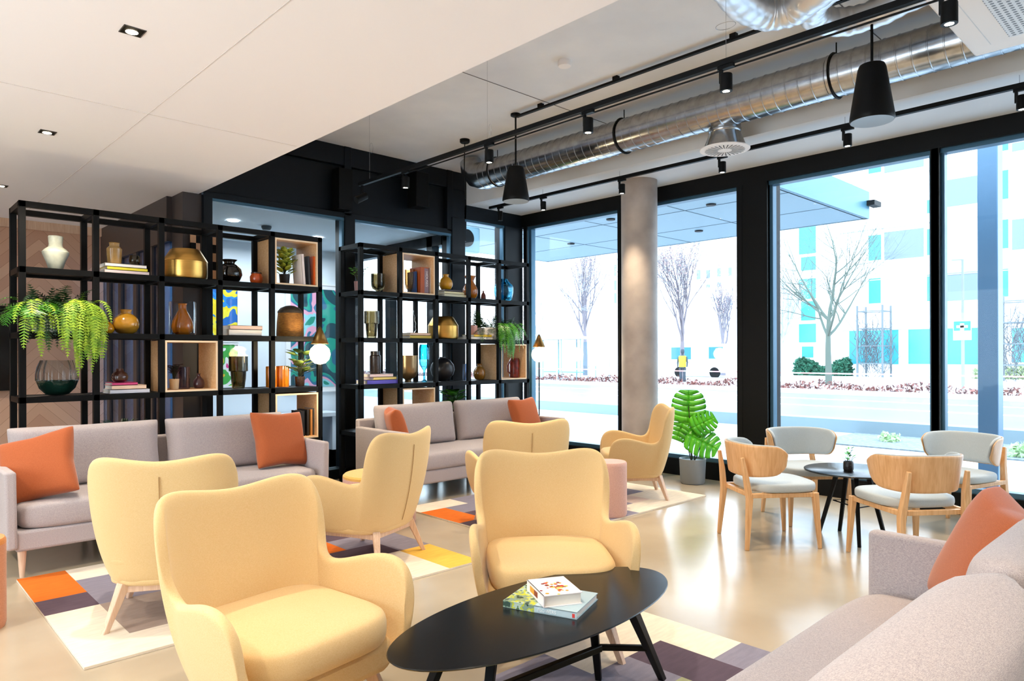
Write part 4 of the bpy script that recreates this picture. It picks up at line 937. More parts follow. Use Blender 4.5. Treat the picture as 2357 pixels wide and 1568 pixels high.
# cassette air conditioner
t = thing('cassette_unit', 'white ceiling cassette air conditioner with a perforated grille at the top right', 'air conditioner', (4.70, .64, 3.30), 0)
make('panel', MB().box(-.55, .55, -.55, .55, 0, .05), MT['white'], t, bevel=.015)
make('casing', MB().box(-.46, .46, -.46, .46, .05, .16), MT['steel'], t)
make('hanger_rod', MB().tube([(-.4,-.4,.15),(-.4,-.4,.49)], .006, 6).tube([(.4,-.4,.15),(.4,-.4,.49)], .006, 6).tube([(-.4,.4,.15),(-.4,.4,.49)], .006, 6).tube([(.4,.4,.15),(.4,.4,.49)], .006, 6), MT['steel'], t)
make('flap', MB().box(-.40, .40, .43, .434, -.002, .0), mat('flap_grey', '#d9dcdf', .5), t)
def perf():
    m = mat('perforated_grille', '#dfe2e6', .5); nt = m.node_tree; b = nt.nodes['Principled BSDF']; tc = N(nt, 'ShaderNodeTexCoord')
    v = N(nt, 'ShaderNodeTexVoronoi'); v.inputs['Scale'].default_value = 30; v.inputs['Randomness'].default_value = 0; nt.links.new(tc.outputs['Object'], v.inputs['Vector'])
    l = N(nt, 'ShaderNodeMath', operation='LESS_THAN'); l.inputs[1].default_value = .36; nt.links.new(v.outputs['Distance'], l.inputs[0])
    mx = N(nt, 'ShaderNodeMix', data_type='RGBA'); nt.links.new(l.outputs[0], mx.inputs['Factor']); mx.inputs['A'].default_value = (*srgb('#dfe2e6'), 1); mx.inputs['B'].default_value = (*srgb('#6c6f75'), 1)
    nt.links.new(mx.outputs['Result'], b.inputs['Base Color']); return m
make('grille', MB().box(-.36, .36, -.36, .33, -.006, 0), perf(), t, bevel=.003)
# smoke detector, wire coil, mount
t = thing('smoke_detector', 'round white smoke detector on the concrete ceiling', 'detector', (4.235, 3.81, 3.74), 0)
make('base', MB().lathe([(.05,.035),(.052,.05)], n=32), MT['white'], t); make('cap', MB().lathe([(0,0),(.05,.002),(.056,.012),(.054,.034),(.05,.036)], n=36, capb=False), MT['white'], t)
solo('wire_coil', MB().tube([(.055*math.cos(a/40*4*PI)*(1+.04*math.sin(a)), .075*math.sin(a/40*4*PI), .001*a/10) for a in range(41)], .0016, 5), MT['steel'], 'loop of thin cable on the concrete ceiling by the foil duct', 'cable', loc=(4.64, 2.60, 3.7885))
t = thing('ceiling_mount', 'small black ceiling rose with a thin drop cable near the duct', 'cable mount', (4.98, 5.97, 3.75), 0)
make('rose', MB().lathe([(.045,0),(.055,.01),(.055,.04)], n=24), MT['black'], t); make('cable', MB().tube([(0,0,0),(0,.01,-.3),(.01,0,-.62)], .006, 6), MT['black'], t)
# recessed downlights in the white ceiling
def downlight(label, x, y):
    t = thing('recessed_downlight', label, 'downlight', (x, y, 3.0), 0, 'square recessed downlights')
    w = .05
    make('trim_frame', MB().box(-w,w,-w,-w+.004,-.004,.0).box(-w,w,w-.004,w,-.004,0).box(-w,-w+.004,-w,w,-.004,0).box(w-.004,w,-w,w,-.004,0), mat('trim_dark', '#4a4644', .5), t)
    make('reflector', MB().box(-w+.004,w-.004,-w+.004,w-.004,-.003,-.0005), MT['black'], t)
    make('lamp_lens', MB().lathe([(0,-.0045),(.026,-.0042),(.028,-.003)], (0,.012,0), 24, capb=False), MT['lamp'], t)
downlight('recessed downlight in the white ceiling, nearer one at the top left', 1.026, 3.775)
downlight('recessed downlight in the white ceiling, farther one above the left shelf', 1.047, 5.90)
downlight('recessed downlight in the white ceiling behind the left shelf', 1.06, 8.05)
# ================================================================ floor lamps
def floor_lamp(label, x, y, zb):
    t = thing('floor_lamp', label, 'floor lamp', (x, y, 0), 0, 'cone floor lamps')
    make('base', MB().lathe([(.13,0),(.13,.012),(.02,.018),(0,.018)], n=40), MT['black'], t)
    make('pole', MB().tube([(0,0,.01),(0,0,zb-.08)], .008, 12), MT['black'], t)
    make('lamp_shade', MB().lathe([(.085,zb+.10),(.02,zb+.25),(.004,zb+.27)], n=36, capb=False), mat('brass_shade', '#7a5a2c', .35, .8), t, solid=.002)
    make('bulb_with_glare', MB().lathe([(.0,-.10),(.05,-.087),(.087,-.05),(.10,0),(.087,.05),(.05,.087),(0,.10)], (0,0,zb), 32, capb=False), emit('bulb_glow', (1,.80,.48), 30), t)  # globe enlarged so its shape also stands for the lamp's glare
    return t
floor_lamp('glowing floor lamp between the two shelves, beside the left sofa', 3.335, 6.20, 1.41)
floor_lamp('glowing floor lamp on a thin black pole right of the right shelf, by the window', 6.70, 6.50, 1.40)
# ================================================================ lobby furnishings
def art(name, cols, sc, seed):
    m = mat(name, cols[0], .6); nt = m.node_tree; b = nt.nodes['Principled BSDF']
    tc = N(nt, 'ShaderNodeTexCoord'); mp = N(nt, 'ShaderNodeMapping'); mp.inputs['Location'].default_value = (seed, seed*2, seed*.5); nt.links.new(tc.outputs['Object'], mp.inputs[0])
    n = N(nt, 'ShaderNodeTexNoise'); n.inputs['Scale'].default_value = sc; n.inputs['Detail'].default_value = 1.5; n.inputs['Distortion'].default_value = 1.2; nt.links.new(mp.outputs[0], n.inputs['Vector'])
    r = N(nt, 'ShaderNodeValToRGB'); r.color_ramp.interpolation = 'CONSTANT'; el = r.color_ramp.elements
    while len(el) < len(cols): el.new(.5)
    for i, c in enumerate(cols): el[i].position = 0 if i == 0 else .33+.36*i/len(cols); el[i].color = (*srgb(c), 1)
    nt.links.new(n.outputs['Fac'], r.inputs[0]); nt.links.new(r.outputs[0], b.inputs['Base Color']); return m
def picture(label, x0, x1, z0, z1, y, m, frame=MT['white'], mw=.05):
    t = thing('wall_picture', label, 'picture', ((x0+x1)/2, y, (z0+z1)/2), 0, 'pictures in the lobby'); w, h = (x1-x0)/2, (z1-z0)/2
    make('frame', MB().box(-w-.02,w+.02,-.03,0,-h-.02,-h).box(-w-.02,w+.02,-.03,0,h,h+.02).box(-w-.02,-w,-.03,0,-h,h).box(w,w+.02,-.03,0,-h,h), frame, t)
    make('mount', MB().box(-w,w,-.015,-.002,-h,h), MT['white'], t)
    make('artwork', MB().box(-w+mw,w-mw,-.019,-.015,-h+mw,h-mw), m, t)
YW = 9.7
ybl = art('abstract_blue_yellow', ['#1667b8','#1e86cf','#f1d410','#f4e23a','#1667b8'], 3.2, 2)
pgr = art('abstract_pink_green', ['#e83f8d','#f2f2ee','#4ab04c','#f2c33a','#e83f8d'], 3.0, 5)
flo = art('floral_teal_pink', ['#0f4450','#19a08a','#2d6f8f','#e9a4bd','#8fd0d6','#1a8f78','#e5486a'], 1.7, 8)
picture('blue and yellow abstract painting seen through the left shelf', 3.35, 3.95, 1.60, 2.42, YW-.001, ybl, mw=.0)
picture('pink and green abstract painting below the blue and yellow one', 3.35, 3.95, .98, 1.55, YW-.001, pgr, mw=.0)
picture('large teal and pink floral picture seen through the right end of the left shelf', 4.68, 5.60, .86, 2.46, YW-.001, flo, mw=.06)
solo('checker_panel', (lambda m: [m.box(i*.05, i*.05+.05, -.02, 0, j*.085, j*.085+.085, (i+j) % 2) for i in range(5) for j in range(6)] and m)(MB()), [MT['black'], mat('tan_square', '#d2a37c', .6)], 'black and tan checkered panel beside the gold pot', 'panel', loc=(2.44, 7.115, 2.08))
solo('lobby_bench', MB().box(3.2, 5.3, 9.25, 9.65, .5, .56).box(3.22,3.3,9.3,9.6,0,.5).box(5.2,5.28,9.3,9.6,0,.5), MT['lobbywhite'], 'white wall console below the lobby pictures', 'console', bevel=.004)
for lab, x, y in (('small round downlight in the lobby ceiling, left', 3.3, 8.2), ('small round downlight in the lobby ceiling, right', 4.6, 8.6)):
    solo('lobby_downlight', MB().lathe([(0,0),(.06,0),(.065,.008)], n=24), emit('cool_lamp', (.9,.96,1), 12), lab, 'downlight', 'lobby downlights', loc=(x, y, 2.98))
for lab, x, y in (('dark smoke sensor on the lobby ceiling, left', 3.75, 8.3), ('dark smoke sensor on the lobby ceiling, right', 4.75, 9.0)):
    solo('ceiling_sensor', MB().lathe([(0,0),(.045,.004),(.06,.03),(.06,.05)], n=24), mat('sensor_grey', '#4d565c', .6), lab, 'sensor', 'lobby sensors', loc=(x, y, 2.94))
# TV / dark opening on chevron wall
solo('wall_screen', MB().box(-1.2, 1.42, -.08, 0, 0, .98), mat('screen_black', '#07080a', .15), 'large black screen on the chevron wall at the left edge of the photo', 'screen', loc=(0, 9.955, 1.0), bevel=.004)
# steel air unit hanging outside, seen through the rear corner pane
t = thing('outdoor_air_duct', 'pale blue steel duct box hanging outside the rear corner pane', 'duct', (6.9, 8.6, 3.05), 0)
make('body', MB().box(-1.0, .6, 0, .5, 0, .42), mat('pale_steel', '#8fb2bf', .35, .4), t, bevel=.03)
make('fan_grille', MB().lathe([(.14,0),(.14,.02),(0,.02)], n=24).xform(Matrix.Translation((.3,-.01,.22)) @ Matrix.Rotation(PI/2,4,'X')), MT['black'], t)
# ================================================================ outside
GZ = -.15
def strip(name, x0, x1, z, m, label, kind='structure', y0=-60, y1=140, zb=-.6):
    return tag(make(name, MB().box(x0, x1, y0, y1, zb, z), m), label, None, None, kind)
pave = mat('pale_paving', '#c6cacd', .7, mottle=.08, mscale=.6)
asph = mat('wet_asphalt', '#596269', .4, mottle=.15, mscale=.4)
strip('pavement', 7.22, 14.2, GZ, pave, 'pale paving outside the windows')
strip('lobby_ground', -5, 7.21, GZ-.02, pave, 'paving beyond the rear wall', y0=10.4)
strip('kerb', 14.2, 14.6, GZ+.25, mat('kerb_stone', '#7f929b', .7), 'low stone kerb along the building')
strip('road', 14.6, 27.4, GZ-.02, asph, 'grey street beyond the windows')
for i, x in enumerate((16.6, 21.0, 24.2)): strip('road_line', x, x+.35, GZ-.012, mat('line_white%d' % i, '#e8edf0', .6), 'pale line along the street')
strip('kerb', 27.4, 27.9, GZ+.14, mat('kerb_far', '#cfd6da', .7), 'far kerb of the street')
strip('verge', 27.9, 36.5, GZ+.05, mat('bare_soil', '#93807c', .95, mottle=.2, mscale=1.5), 'brown planting strip beyond the street')
strip('path', 36.5, 90, GZ+.06, mat('far_paving', '#d9dcde', .8), 'pale forecourt of the white building')
# low hedge of dry red leaves
rnd = random.Random(5); hm = MB()
for k in range(5200):
    y = rnd.uniform(1, 62); x = 28.6 + rnd.uniform(0, 1.3); z = GZ + .05 + rnd.uniform(0, .42)*(.7+.3*math.sin(y*1.7)); s = rnd.uniform(.05, .12)
    d = Vector((rnd.gauss(0,1), rnd.gauss(0,1), rnd.gauss(0,1))).normalized()*s; e = Vector((rnd.gauss(0,1), rnd.gauss(0,1), rnd.gauss(0,1))).normalized()*s
    hm.add([Vector((x,y,z))-d, Vector((x,y,z))+e, Vector((x,y,z))+d], [(0,1,2)], k % 3)
solo('dry_hedge', hm, [mat('dry_leaf_a', '#6b3f3a', .9), mat('dry_leaf_b', '#8d625b', .9), mat('dry_leaf_c', '#4d3130', .9)], 'long low hedge of dry reddish leaves beyond the street', 'hedge')
tp = MB()
for y in range(2, 60, 6): tp.tube([(28.2,y,GZ),(28.2,y,GZ+.95)], .025, 8)
t = thing('barrier_tape', 'red and white barrier tape strung on posts in front of the dry hedge', 'tape', (0,0,0))
make('post', tp, MT['white'], t)
tb = MB()
for k in range(116): tb.box(28.19, 28.2, 2+k*.5, 2+k*.5+.5, GZ+.74, GZ+.79, k % 2)
make('tape', tb, [mat('tape_red', '#d98a8e', .6), MT['white']], t)
# fascia canopy over the pavement
t = thing('entrance_canopy', 'pale blue grey canopy over the pavement outside the left windows', 'canopy', (0,0,3.6))
cl = mat('canopy_panel', '#7f97a5', .45); fa = mat('canopy_fascia', '#3d6f85', .35, .3)
make('soffit', MB().box(7.35, 12.05, 4.28, 11.4, 0, .06), cl, t)
make('fascia', MB().box(12.02, 12.1, 4.24, 11.42, -.0, .44).box(7.3, 12.1, 4.22, 4.30, -.0, .44).box(7.3, 12.1, 11.38, 11.44, 0, .44), fa, t)
make('roof_deck', MB().box(7.3, 12.02, 4.3, 11.4, .40, .44), fa, t)
sj = MB()
for y in (5.9, 7.5, 9.1): sj.box(7.35, 12.02, y, y+.02, -.003, .0)
for x in (9.3, 10.7): sj.box(x, x+.02, 4.28, 11.4, -.003, .0)
make('panel_joint', sj, mat('joint_dark', '#4a5a63', .8), t)
for x, y in ((9.0, 7.1), (10.4, 9.2), (9.2, 5.4), (11, 6.7)): make('soffit_light', MB().lathe([(0,-.02),(.07,-.02),(.075,0)], (x,y,0), 20), MT['black'], t)
make('camera', MB().box(11.98,12.28,4.1,4.22,.2,.28), MT['black'], t)
# steel post close to the window
solo('steel_post', MB().box(-.12,.12,-.1,.1,0,5.6), mat('skylit_steel', '#42627c', .35, .3), 'steel post, skylight blue put in its colour, outside the last street window', 'post', loc=(9.55, 2.02, GZ), bevel=.01)  # blue cast of the skylight painted into the dark post
# white office building with teal windows
XB = 50.0
t = thing('white_building', 'white office building with teal windows across the street', 'building', (XB, 0, 0))
wm = mat('white_facade', '#eef0f2', .7); tl = mat('teal_window', '#2f8c9c', .2); gb = mat('blue_grey_panel', '#66778f', .5); sl_ = mat('sill_line', '#9aa4ac', .7)
make('wall', MB().box(0, 14, -40, 24.9, -.5, 21), wm, t)
def rct(l, tp_, r, b, x=XB):
    p, q = atx((l+r)/2-(r-l)/2, (tp_+b)/2, x), atx((l+r)/2+(r-l)/2, (tp_+b)/2, x)
    zc, zd_ = atx((l+r)/2, tp_, x).z, atx((l+r)/2, b, x).z
    return min(p.y,q.y), max(p.y,q.y), min(zc,zd_), max(zc,zd_)
z5 = lambda a: (1740+.472*a[0], 320+.472*a[1], 1740+.472*a[2], 320+.472*a[3])
for a in ((551,470,612,592),(552,680,610,802),(836,437,900,565),(836,660,900,790),(836,295,900,360),(1175,155,1232,295),(1175,395,1232,535),(1175,635,1232,770),(457,932,697,1098),(745,925,900,1098),(930,920,1195,1100),(551,140,612,166),(1170,10,1232,60),(1250,920,1500,1090)):
    y0, y1, za, zb_ = rct(*z5(a)); w = make('window', MB().box(-.06, .0, y0-.08, y1+.08, za-.08, zb_+.08), wm, t)
    make('pane', MB().box(-.08, -.06, y0, y1, za, zb_), tl, w)
for a in ((627,445,818,582),(627,90,818,150),(928,190,1082,322),(928,650,1082,787),(1250,380,1500,530),(1250,0,1500,40)):
    y0, y1, za, zb_ = rct(*z5(a)); make('cladding_panel', MB().box(-.07, .0, y0, y1, za, zb_), gb, t)
for a in ((212,430,292,560),(222,575,292,640),(212,682,292,780),(222,792,290,885),(212,902,293,992),(226,1012,280,1066)):
    y0, y1, za, zb_ = rct(*z5(a)); make('window', MB().box(-.08, -.0, y0, y1, za, zb_), tl, t)
lm = MB()
for zz in (2.95, 6.3, 9.7, 13.0, 16.3): lm.box(-.1, 0, -40, 19.4, zz, zz+.06)
make('sill', lm, sl_, t)
# paler building farther left
t = thing('distant_building', 'pale distant building with small windows seen left of the pier', 'building', (86, 0, 0))
make('wall', MB().box(0, 10, 46, 92, -.5, 26), mat('distant_white', '#e9edf1', .8), t)
for l, tp_, r, b in ((1604,622,1612,643),(1626,622,1634,641),(1651,618,1659,637),(1677,616,1684,635),(1626,655,1634,662),(1651,650,1659,660),(1677,690,1684,702),(1414,610,1419,635),(1414,646,1419,668),(1414,675,1419,698)):
    y0, y1, za, zb_ = rct(l, tp_, r, b, 86); make('window', MB().box(-.1, 0, y0, y1, za, zb_), gb, t)
# trees
def tree(label, x, y, H, seed, spread=1., trunk=.16, levels=5, first=.28, mt=None, leafm=None, group='bare winter trees', nleaf=0):
    rnd = random.Random(seed); m = MB(); tips = []
    def grow(p, d, L, r, lv):
        n = 4; pts = [p]; q = p; dd = d.copy(); rs = [r]; jit = .02 if lv == levels else .09
        for i in range(n):
            dd = (dd + Vector((rnd.gauss(0,jit), rnd.gauss(0,jit), rnd.gauss(.05,.05)))).normalized(); q = q + dd*L/n; pts.append(q); rs.append(r*(1-.42*(i+1)/n))
        m.tube(pts, rs, 7 if lv > 3 else 5 if lv > 1 else 3, cap=False)
        if lv == 0: tips.append(q); return
        k = 3 if lv > 1 else 4
        if lv == levels: k = 6
        for j in range(k):
            a = rnd.random()*2*PI; ang = rnd.uniform(.35,.85)*spread; o = dd.orthogonal().normalized(); o = Matrix.Rotation(a, 3, dd) @ o
            nd = (dd*math.cos(ang) + o*math.sin(ang)).normalized(); s = rnd.choice((2,3,4)) if lv != levels else rnd.choice((3,4,4))
            grow(pts[s], nd, L*rnd.uniform(.62,.82), rs[s]*.62, lv-1)
        grow(q, dd, L*.72, rs[-1]*.9, lv-1)
    t = thing('bare_tree', label, 'tree', (x, y, GZ), 0, group)
    grow(Vector((0,0,0)), Vector((0,0,1)), H*first, trunk, levels)
    make('branches', m, mt or mat('bark', '#8d9a98', .9), t)
    if nleaf:
        lf_ = MB()
        for k in range(nleaf):
            c = rnd.choice(tips) + Vector((rnd.gauss(0,.25), rnd.gauss(0,.25), rnd.gauss(0,.3))); s = .07
            d = Vector((rnd.gauss(0,1), rnd.gauss(0,1), rnd.gauss(0,1))).normalized()*s; e = Vector((rnd.gauss(0,1), rnd.gauss(0,1), rnd.gauss(0,1))).normalized()*s
            lf_.add([c-d, c+e, c+d], [(0,1,2)])
        make('dry_leaves', lf_, leafm, t)
bark1 = mat('bark_grey_green', '#59665f', .9); bark2 = mat('bark_haze', '#9fabb0', .9); bark3 = mat('bark_brown_haze', '#77727a', .9)  # farther barks paled by distance haze in their base colour
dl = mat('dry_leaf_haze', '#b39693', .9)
tree('bare street tree with a straight trunk in front of the white building', 34.9, 14.08, 9.4, 14, 1.25, .17, 5, .34, bark1)
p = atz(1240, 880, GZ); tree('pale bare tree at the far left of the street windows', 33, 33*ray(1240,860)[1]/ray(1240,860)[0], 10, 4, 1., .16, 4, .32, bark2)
tree('bare tree with brown leaves left of the concrete column', 38, 38*ray(1348,860)[1]/ray(1348,860)[0], 12.5, 9, .55, .2, 5, .26, bark3, dl, nleaf=1500)
tree('bare tree with brown leaves right of the concrete column', 36, 36*ray(1570,860)[1]/ray(1570,860)[0], 11.5, 22, .6, .17, 5, .26, bark3, dl, nleaf=1500)
tree('small upright bare tree left of the wide pier', 44, 44*ray(1664,860)[1]/ray(1664,860)[0], 8.5, 31, .6, .2, 4, .28, bark3, dl, nleaf=600)
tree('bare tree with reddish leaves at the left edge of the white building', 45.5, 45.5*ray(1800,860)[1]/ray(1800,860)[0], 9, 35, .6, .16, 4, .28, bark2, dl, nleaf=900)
def bush(label, x, y0, y1, h, m, seed, n=1500, w=1.2, s0=.08):
    rnd = random.Random(seed); b = MB()
    for k in range(n):
        y = rnd.uniform(y0, y1); u = rnd.random(); a = rnd.uniform(0, PI); hh = h*(.75+.25*math.sin(y*2.1+seed)); r_ = math.sqrt(rnd.random())
        c = Vector((math.cos(a)*w/2*r_, y, math.sin(a)*hh*r_)); d = Vector((rnd.gauss(0,1), rnd.gauss(0,1), rnd.gauss(0,1))).normalized()*s0*1.6; e = Vector((rnd.gauss(0,1), rnd.gauss(0,1), rnd.gauss(0,1))).normalized()*s0*1.6
        b.add([c-d, c+e, c+d], [(0,1,2)])
    return solo('hedge', b, m, label, 'hedge', 'green hedges by the white building', loc=(x, 0, GZ))
hg = mat('hedge_green', '#2f6e55', .8, mottle=.4, mscale=3)
bush('green hedge left of the street tree, at the white building', 48.2, 18.1, 21.6, 1.25, hg, 1, 5200, s0=.12)
bush('pale green hedge in front of the ground floor windows at the far right', 48.2, 4, 11, .9, mat('hedge_pale', '#a9b98a', .8, mottle=.3), 2, 3200, s0=.1)
bush('small green tuft in the gravel bed near the window, centre', 13.2, 4.15, 4.4, .22, mat('tuft', '#b9d4a4', .7), 3, 260, .4, .035)
bush('green tuft in the gravel bed at the right edge', 12.6, 2.15, 2.4, .24, mat('tuft_b', '#b9d4a4', .7), 4, 260, .4, .035)
strip('gravel_bed', 12.2, 14.15, GZ+.02, mat('gravel', '#838c91', .9, mottle=.4, mscale=18), 'grey gravel bed beside the paving', y0=-4, y1=5.2)
# trellis towers with climbing twigs
def trellis(label, x, y, seed):
    t = thing('trellis_tower', label, 'trellis', (x, y, GZ), 0, 'wooden trellis towers'); m = MB(); rnd = random.Random(seed)
    for a in (-.75, .75):
        for b in (-.75, .75): m.box(a-.05,a+.05,b-.05,b+.05,0,4.6)
    for z in (.9, 2.0, 3.1, 4.2):
        for a in (-.75, .75): m.box(-.75,.75,a-.03,a+.03,z,z+.06).box(a-.03,a+.03,-.75,.75,z,z+.06)
    make('frame', m, mat('trellis_grey', '#667075', .8), t); v = MB()
    for k in range(60):
        p_ = Vector((rnd.uniform(-.8,.8), rnd.uniform(-.8,.8), rnd.uniform(0,2))); pts = [p_]
        for i in range(6): p_ = p_ + Vector((rnd.gauss(0,.22), rnd.gauss(0,.22), rnd.uniform(.1,.6))); p_.z = min(p_.z, 4.8); pts.append(p_)
        v.tube(pts, .018, 3, cap=False)
    make('climbing_twigs', v, mat('twigs', '#55595f', .9), t)
trellis('wooden trellis tower with bare climber right of the street tree', 47.5, 47.5*ray(2012,840)[1]/ray(2012,840)[0], 1)
trellis('wooden trellis tower with bare climber at the right edge of the photo', 44, 44*ray(2342,840)[1]/ray(2342,840)[0], 2)
# sign post and street lamp
k_ = ray(2216, 800); xs_ = 33.0; ys_ = xs_*k_[1]/k_[0]
t = thing('direction_sign', 'turquoise and white traffic sign on a grey post across the street', 'sign', (xs_, ys_, GZ))
make('post', MB().tube([(0,0,0),(0,0,3.2)], .05, 10), mat('post_grey', '#808b93', .5), t)
p_, q_ = atx(2216, 738, xs_).z-GZ, atx(2216, 783, xs_).z-GZ; hw = 18*scale_at(xs_, ys_)
make('sign_panel', MB().box(-.08,-.05,-hw,hw,q_,p_), mat('sign_white', '#f4f6f7', .5), t)
zz = (p_+q_)/2
sg = MB().box(-.085,-.08,-hw*.94,hw*.94,zz-.02,p_-.03)
make('sign_field', sg, mat('sign_turquoise', '#1f93a3', .5), t)
ar = MB().box(-.09,-.085,-.07,.07,zz,p_-.12).box(-.09,-.085,-.2,.2,(zz+p_)/2-.1,(zz+p_)/2)
make('sign_arrow', ar, MT['white'], t)
k_ = ray(2216, 700); xs_ = 38.; ys_ = xs_*k_[1]/k_[0]
t = thing('street_lamp', 'thin grey street lamp with a short arm behind the traffic sign', 'street lamp', (xs_, ys_, GZ)); H_ = atx(2216, 597, xs_).z-GZ
make('pole', MB().tube([(0,0,0),(0,0,H_)], [.08,.05], 10), mat('lamp_grey', '#6f7b84', .5), t); make('arm', MB().tube([(0,0,H_),(0,.45,H_+.02)], .05, 8), mat('lamp_grey_b', '#8b98a0', .5), t)
# white van, bus shelter, advert panel
k_ = ray(1622, 850); xs_ = 41.; ys_ = xs_*k_[1]/k_[0]
t = thing('delivery_van', 'white van parked across the street left of the pier', 'van', (xs_, ys_, GZ)); vm = mat('van_white', '#eef1f3', .3)
make('body', MB().prism([(-1.0,-2.1),(1.0,-2.1),(1.0,2.1),(-1.0,2.1)], .35, 2.2), vm, t, bevel=.15, segs=4, soft=True, sharp=50)
make('side_window', MB().box(-1.02,-.99,-1.9,-.9,1.25,2.0).box(-1.02,-.99,.4,1.9,1.2,2.0), mat('van_glass', '#2d6f80', .1), t)
for y_ in (-1.3, 1.3): make('wheel', MB().lathe([(.34,-.1),(.36,0),(.34,.1),(0,.1)], n=20).xform(Matrix.Translation((-.95,y_,.36)) @ Matrix.Rotation(PI/2,4,'Y')), MT['black'], t)
k_ = ray(1290, 850); xs_ = 31.6; ys_ = xs_*k_[1]/k_[0]
t = thing('bus_shelter', 'glass bus shelter with a pale flat roof at the left of the street', 'bus shelter', (xs_, ys_, GZ)); sm = MB()
for y_ in (-2.2,-.7,.8,2.2):
    for x_ in (-.7,.7): sm.tube([(x_,y_,0),(x_,y_,2.45)], .04, 8)
make('post', sm, mat('shelter_post', '#8fb0c0', .5), t); make('roof', MB().box(-.9,.9,-2.5,2.5,2.45,2.6), mat('shelter_roof', '#dfe6ea', .5), t)
make('pane', MB().box(.68,.7,-2.2,2.2,.3,2.3), glass('shelter_glass', (.7,.85,.9), .4), t)
make('bench', MB().box(.1,.5,-1.5,1.5,.45,.5), mat('bench_teal', '#5fa5ae', .5), t)
k_ = ray(1378, 850); xs_ = 31.; ys_ = xs_*k_[1]/k_[0]
t = thing('advert_panel', 'white poster panel on two posts right of the bus shelter', 'poster panel', (xs_, ys_, GZ))
make('panel', MB().box(-.05,.05,-.75,.75,.9,2.6), mat('poster_white', '#eef3f5', .5), t); make('post', MB().box(-.03,.03,-.8,-.74,0,2.7).box(-.03,.03,.74,.8,0,2.7), mat('poster_post', '#9fb3bc', .5), t)
# worker in a yellow vest
k_ = ray(1571, 845); xs_ = 33.; ys_ = xs_*k_[1]/k_[0]
t = thing('person', 'distant person in a yellow vest standing across the street', 'person', (xs_, ys_, GZ), R_(20))
bd = MB()
bd.lathe([(.06,.0),(.09,.1),(.07,.45),(.10,.8)], (0,-.1,0), 12).lathe([(.06,.0),(.09,.1),(.07,.45),(.10,.8)], (0,.1,0), 12)
bd.lathe([(.17,.78),(.18,.9),(.15,1.05),(.20,1.35),(.18,1.45),(.07,1.5),(.06,1.56),(.09,1.62),(.105,1.7),(.09,1.8),(.03,1.84)], n=16, capt=True)
bd.tube([(0,.2,1.4),(0,.26,1.1),(-.05,.25,.85)], [.06,.05,.035], 8).tube([(0,-.2,1.4),(0,-.26,1.1),(-.05,-.25,.85)], [.06,.05,.035], 8)
make('body', bd, mat('person_dark', '#3a4550', .8), t)
make('vest', MB().lathe([(.20,.85),(.19,1.05),(.215,1.35),(.19,1.46)], n=16), mat('vest_yellow', '#e8e02a', .6), t)
# ================================================================ light and camera
w = bpy.data.worlds.new('sky'); bpy.context.scene.world = w; w.use_nodes = True; nt = w.node_tree; bg = nt.nodes['Background']
tc = N(nt, 'ShaderNodeTexCoord'); sp = N(nt, 'ShaderNodeSeparateXYZ'); nt.links.new(tc.outputs['Generated'], sp.inputs[0])
mr = N(nt, 'ShaderNodeMapRange'); mr.inputs['From Min'].default_value = -.1; mr.inputs['From Max'].default_value = .9; nt.links.new(sp.outputs['Z'], mr.inputs[0])
r = N(nt, 'ShaderNodeValToRGB'); e = r.color_ramp.elements; e[0].color = (.93,.97,1,1); e[1].color = (.62,.80,1,1); nt.links.new(mr.outputs[0], r.inputs[0]); nt.links.new(r.outputs[0], bg.inputs[0])
bg.inputs[1].default_value = SKY
def lamp(kind, name, loc, e_, col_, rot=None, **k):
    l = bpy.data.lights.new(name, kind); l.energy = e_; l.color = col_
    for a, b in k.items(): setattr(l, a, b)
    o = bpy.data.objects.new(name, l); C.objects.link(o); o.location = loc
    if rot: o.rotation_euler = rot
    return o
WARM = (1, .80, .56)
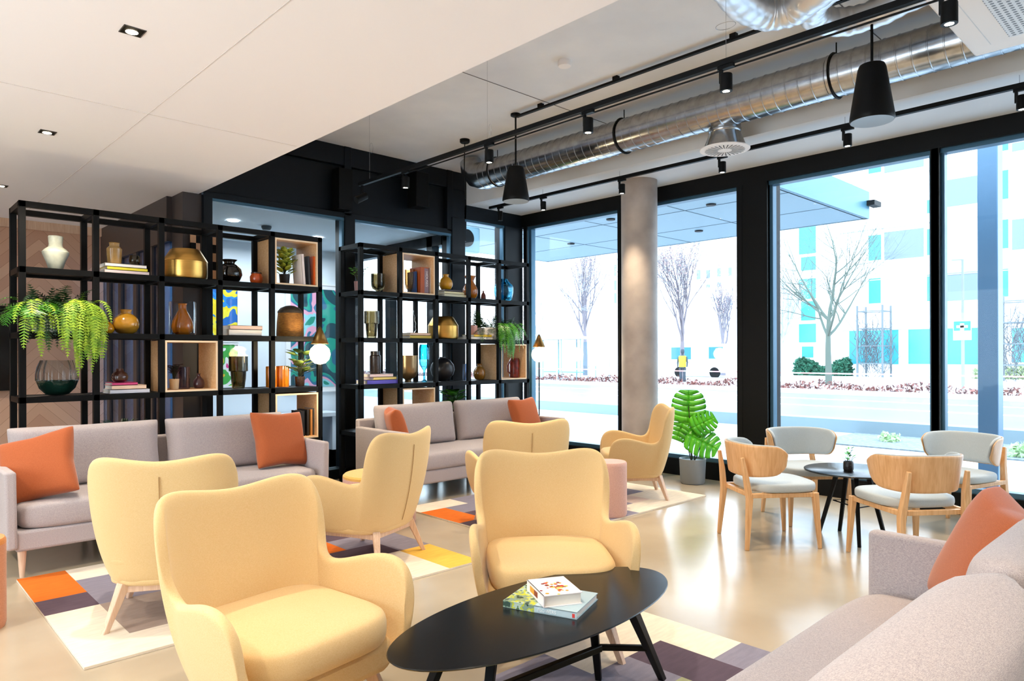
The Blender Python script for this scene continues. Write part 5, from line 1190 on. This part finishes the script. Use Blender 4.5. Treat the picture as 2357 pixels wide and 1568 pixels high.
for i, (x, y, z) in enumerate(SP): lamp('SPOT', 'track_spot_light', (x, y, z-.012), SPOT_W, WARM, spot_size=R_(75), spot_blend=.7, shadow_soft_size=.03)
for (x, y) in ((1.026,3.775),(1.047,5.90),(1.03,1.65),(1.03,-.45),(-1.07,3.775),(-1.07,1.65),(-1.07,5.9),(1.06,8.05),(-1.07,8.05)):
    lamp('SPOT', 'downlight_beam', (x, y, 2.985), DOWN_W, (1,.86,.68), spot_size=R_(105), spot_blend=.6, shadow_soft_size=.04)
for (x, y, z) in ((3.335,6.20,1.41),(6.70,6.50,1.40)): lamp('POINT', 'floor_lamp_light', (x, y, z), FLOOR_W, (1,.70,.36), shadow_soft_size=.09)
lamp('AREA', 'lobby_ceiling_light', (4.1, 8.5, 2.9), LOBBY_W, (.85,.94,1), shape='RECTANGLE', size=2.6, size_y=1.6)
cam = bpy.data.cameras.new('camera'); co = bpy.data.objects.new('camera', cam); C.objects.link(co); bpy.context.scene.camera = co
cam.sensor_width = 36; cam.lens = 36*FPX/2357; cam.clip_start = .05; cam.clip_end = 400
cam.shift_y = (HY-784)/2357
# world: camera right = (CA,-SA), forward = (SA,CA)
right = Vector((CA, -SA, 0)); fwd = Vector((SA, CA, 0)); up = Vector((0,0,1))
Rm = Matrix((right, up, -fwd)).transposed().to_4x4()
co.matrix_world = Matrix.Translation((0,0,CH)) @ Rm @ Matrix.Rotation(ROLLSIGN*ROLL, 4, 'Z')
sc = bpy.context.scene
sc.view_settings.view_transform = 'Standard'; sc.view_settings.look = 'None'; sc.view_settings.exposure = EXPO; sc.view_settings.gamma = 1
try: sc.view_settings.use_curve_mapping = False
except Exception: pass
sc.cycles.max_bounces = 9; sc.cycles.diffuse_bounces = 5; sc.cycles.glossy_bounces = 4; sc.cycles.transparent_max_bounces = 24; sc.cycles.transmission_bounces = 6
sc.cycles.sample_clamp_indirect = 6; sc.cycles.caustics_reflective = False; sc.cycles.caustics_refractive = False
sc.cycles.use_denoising = True
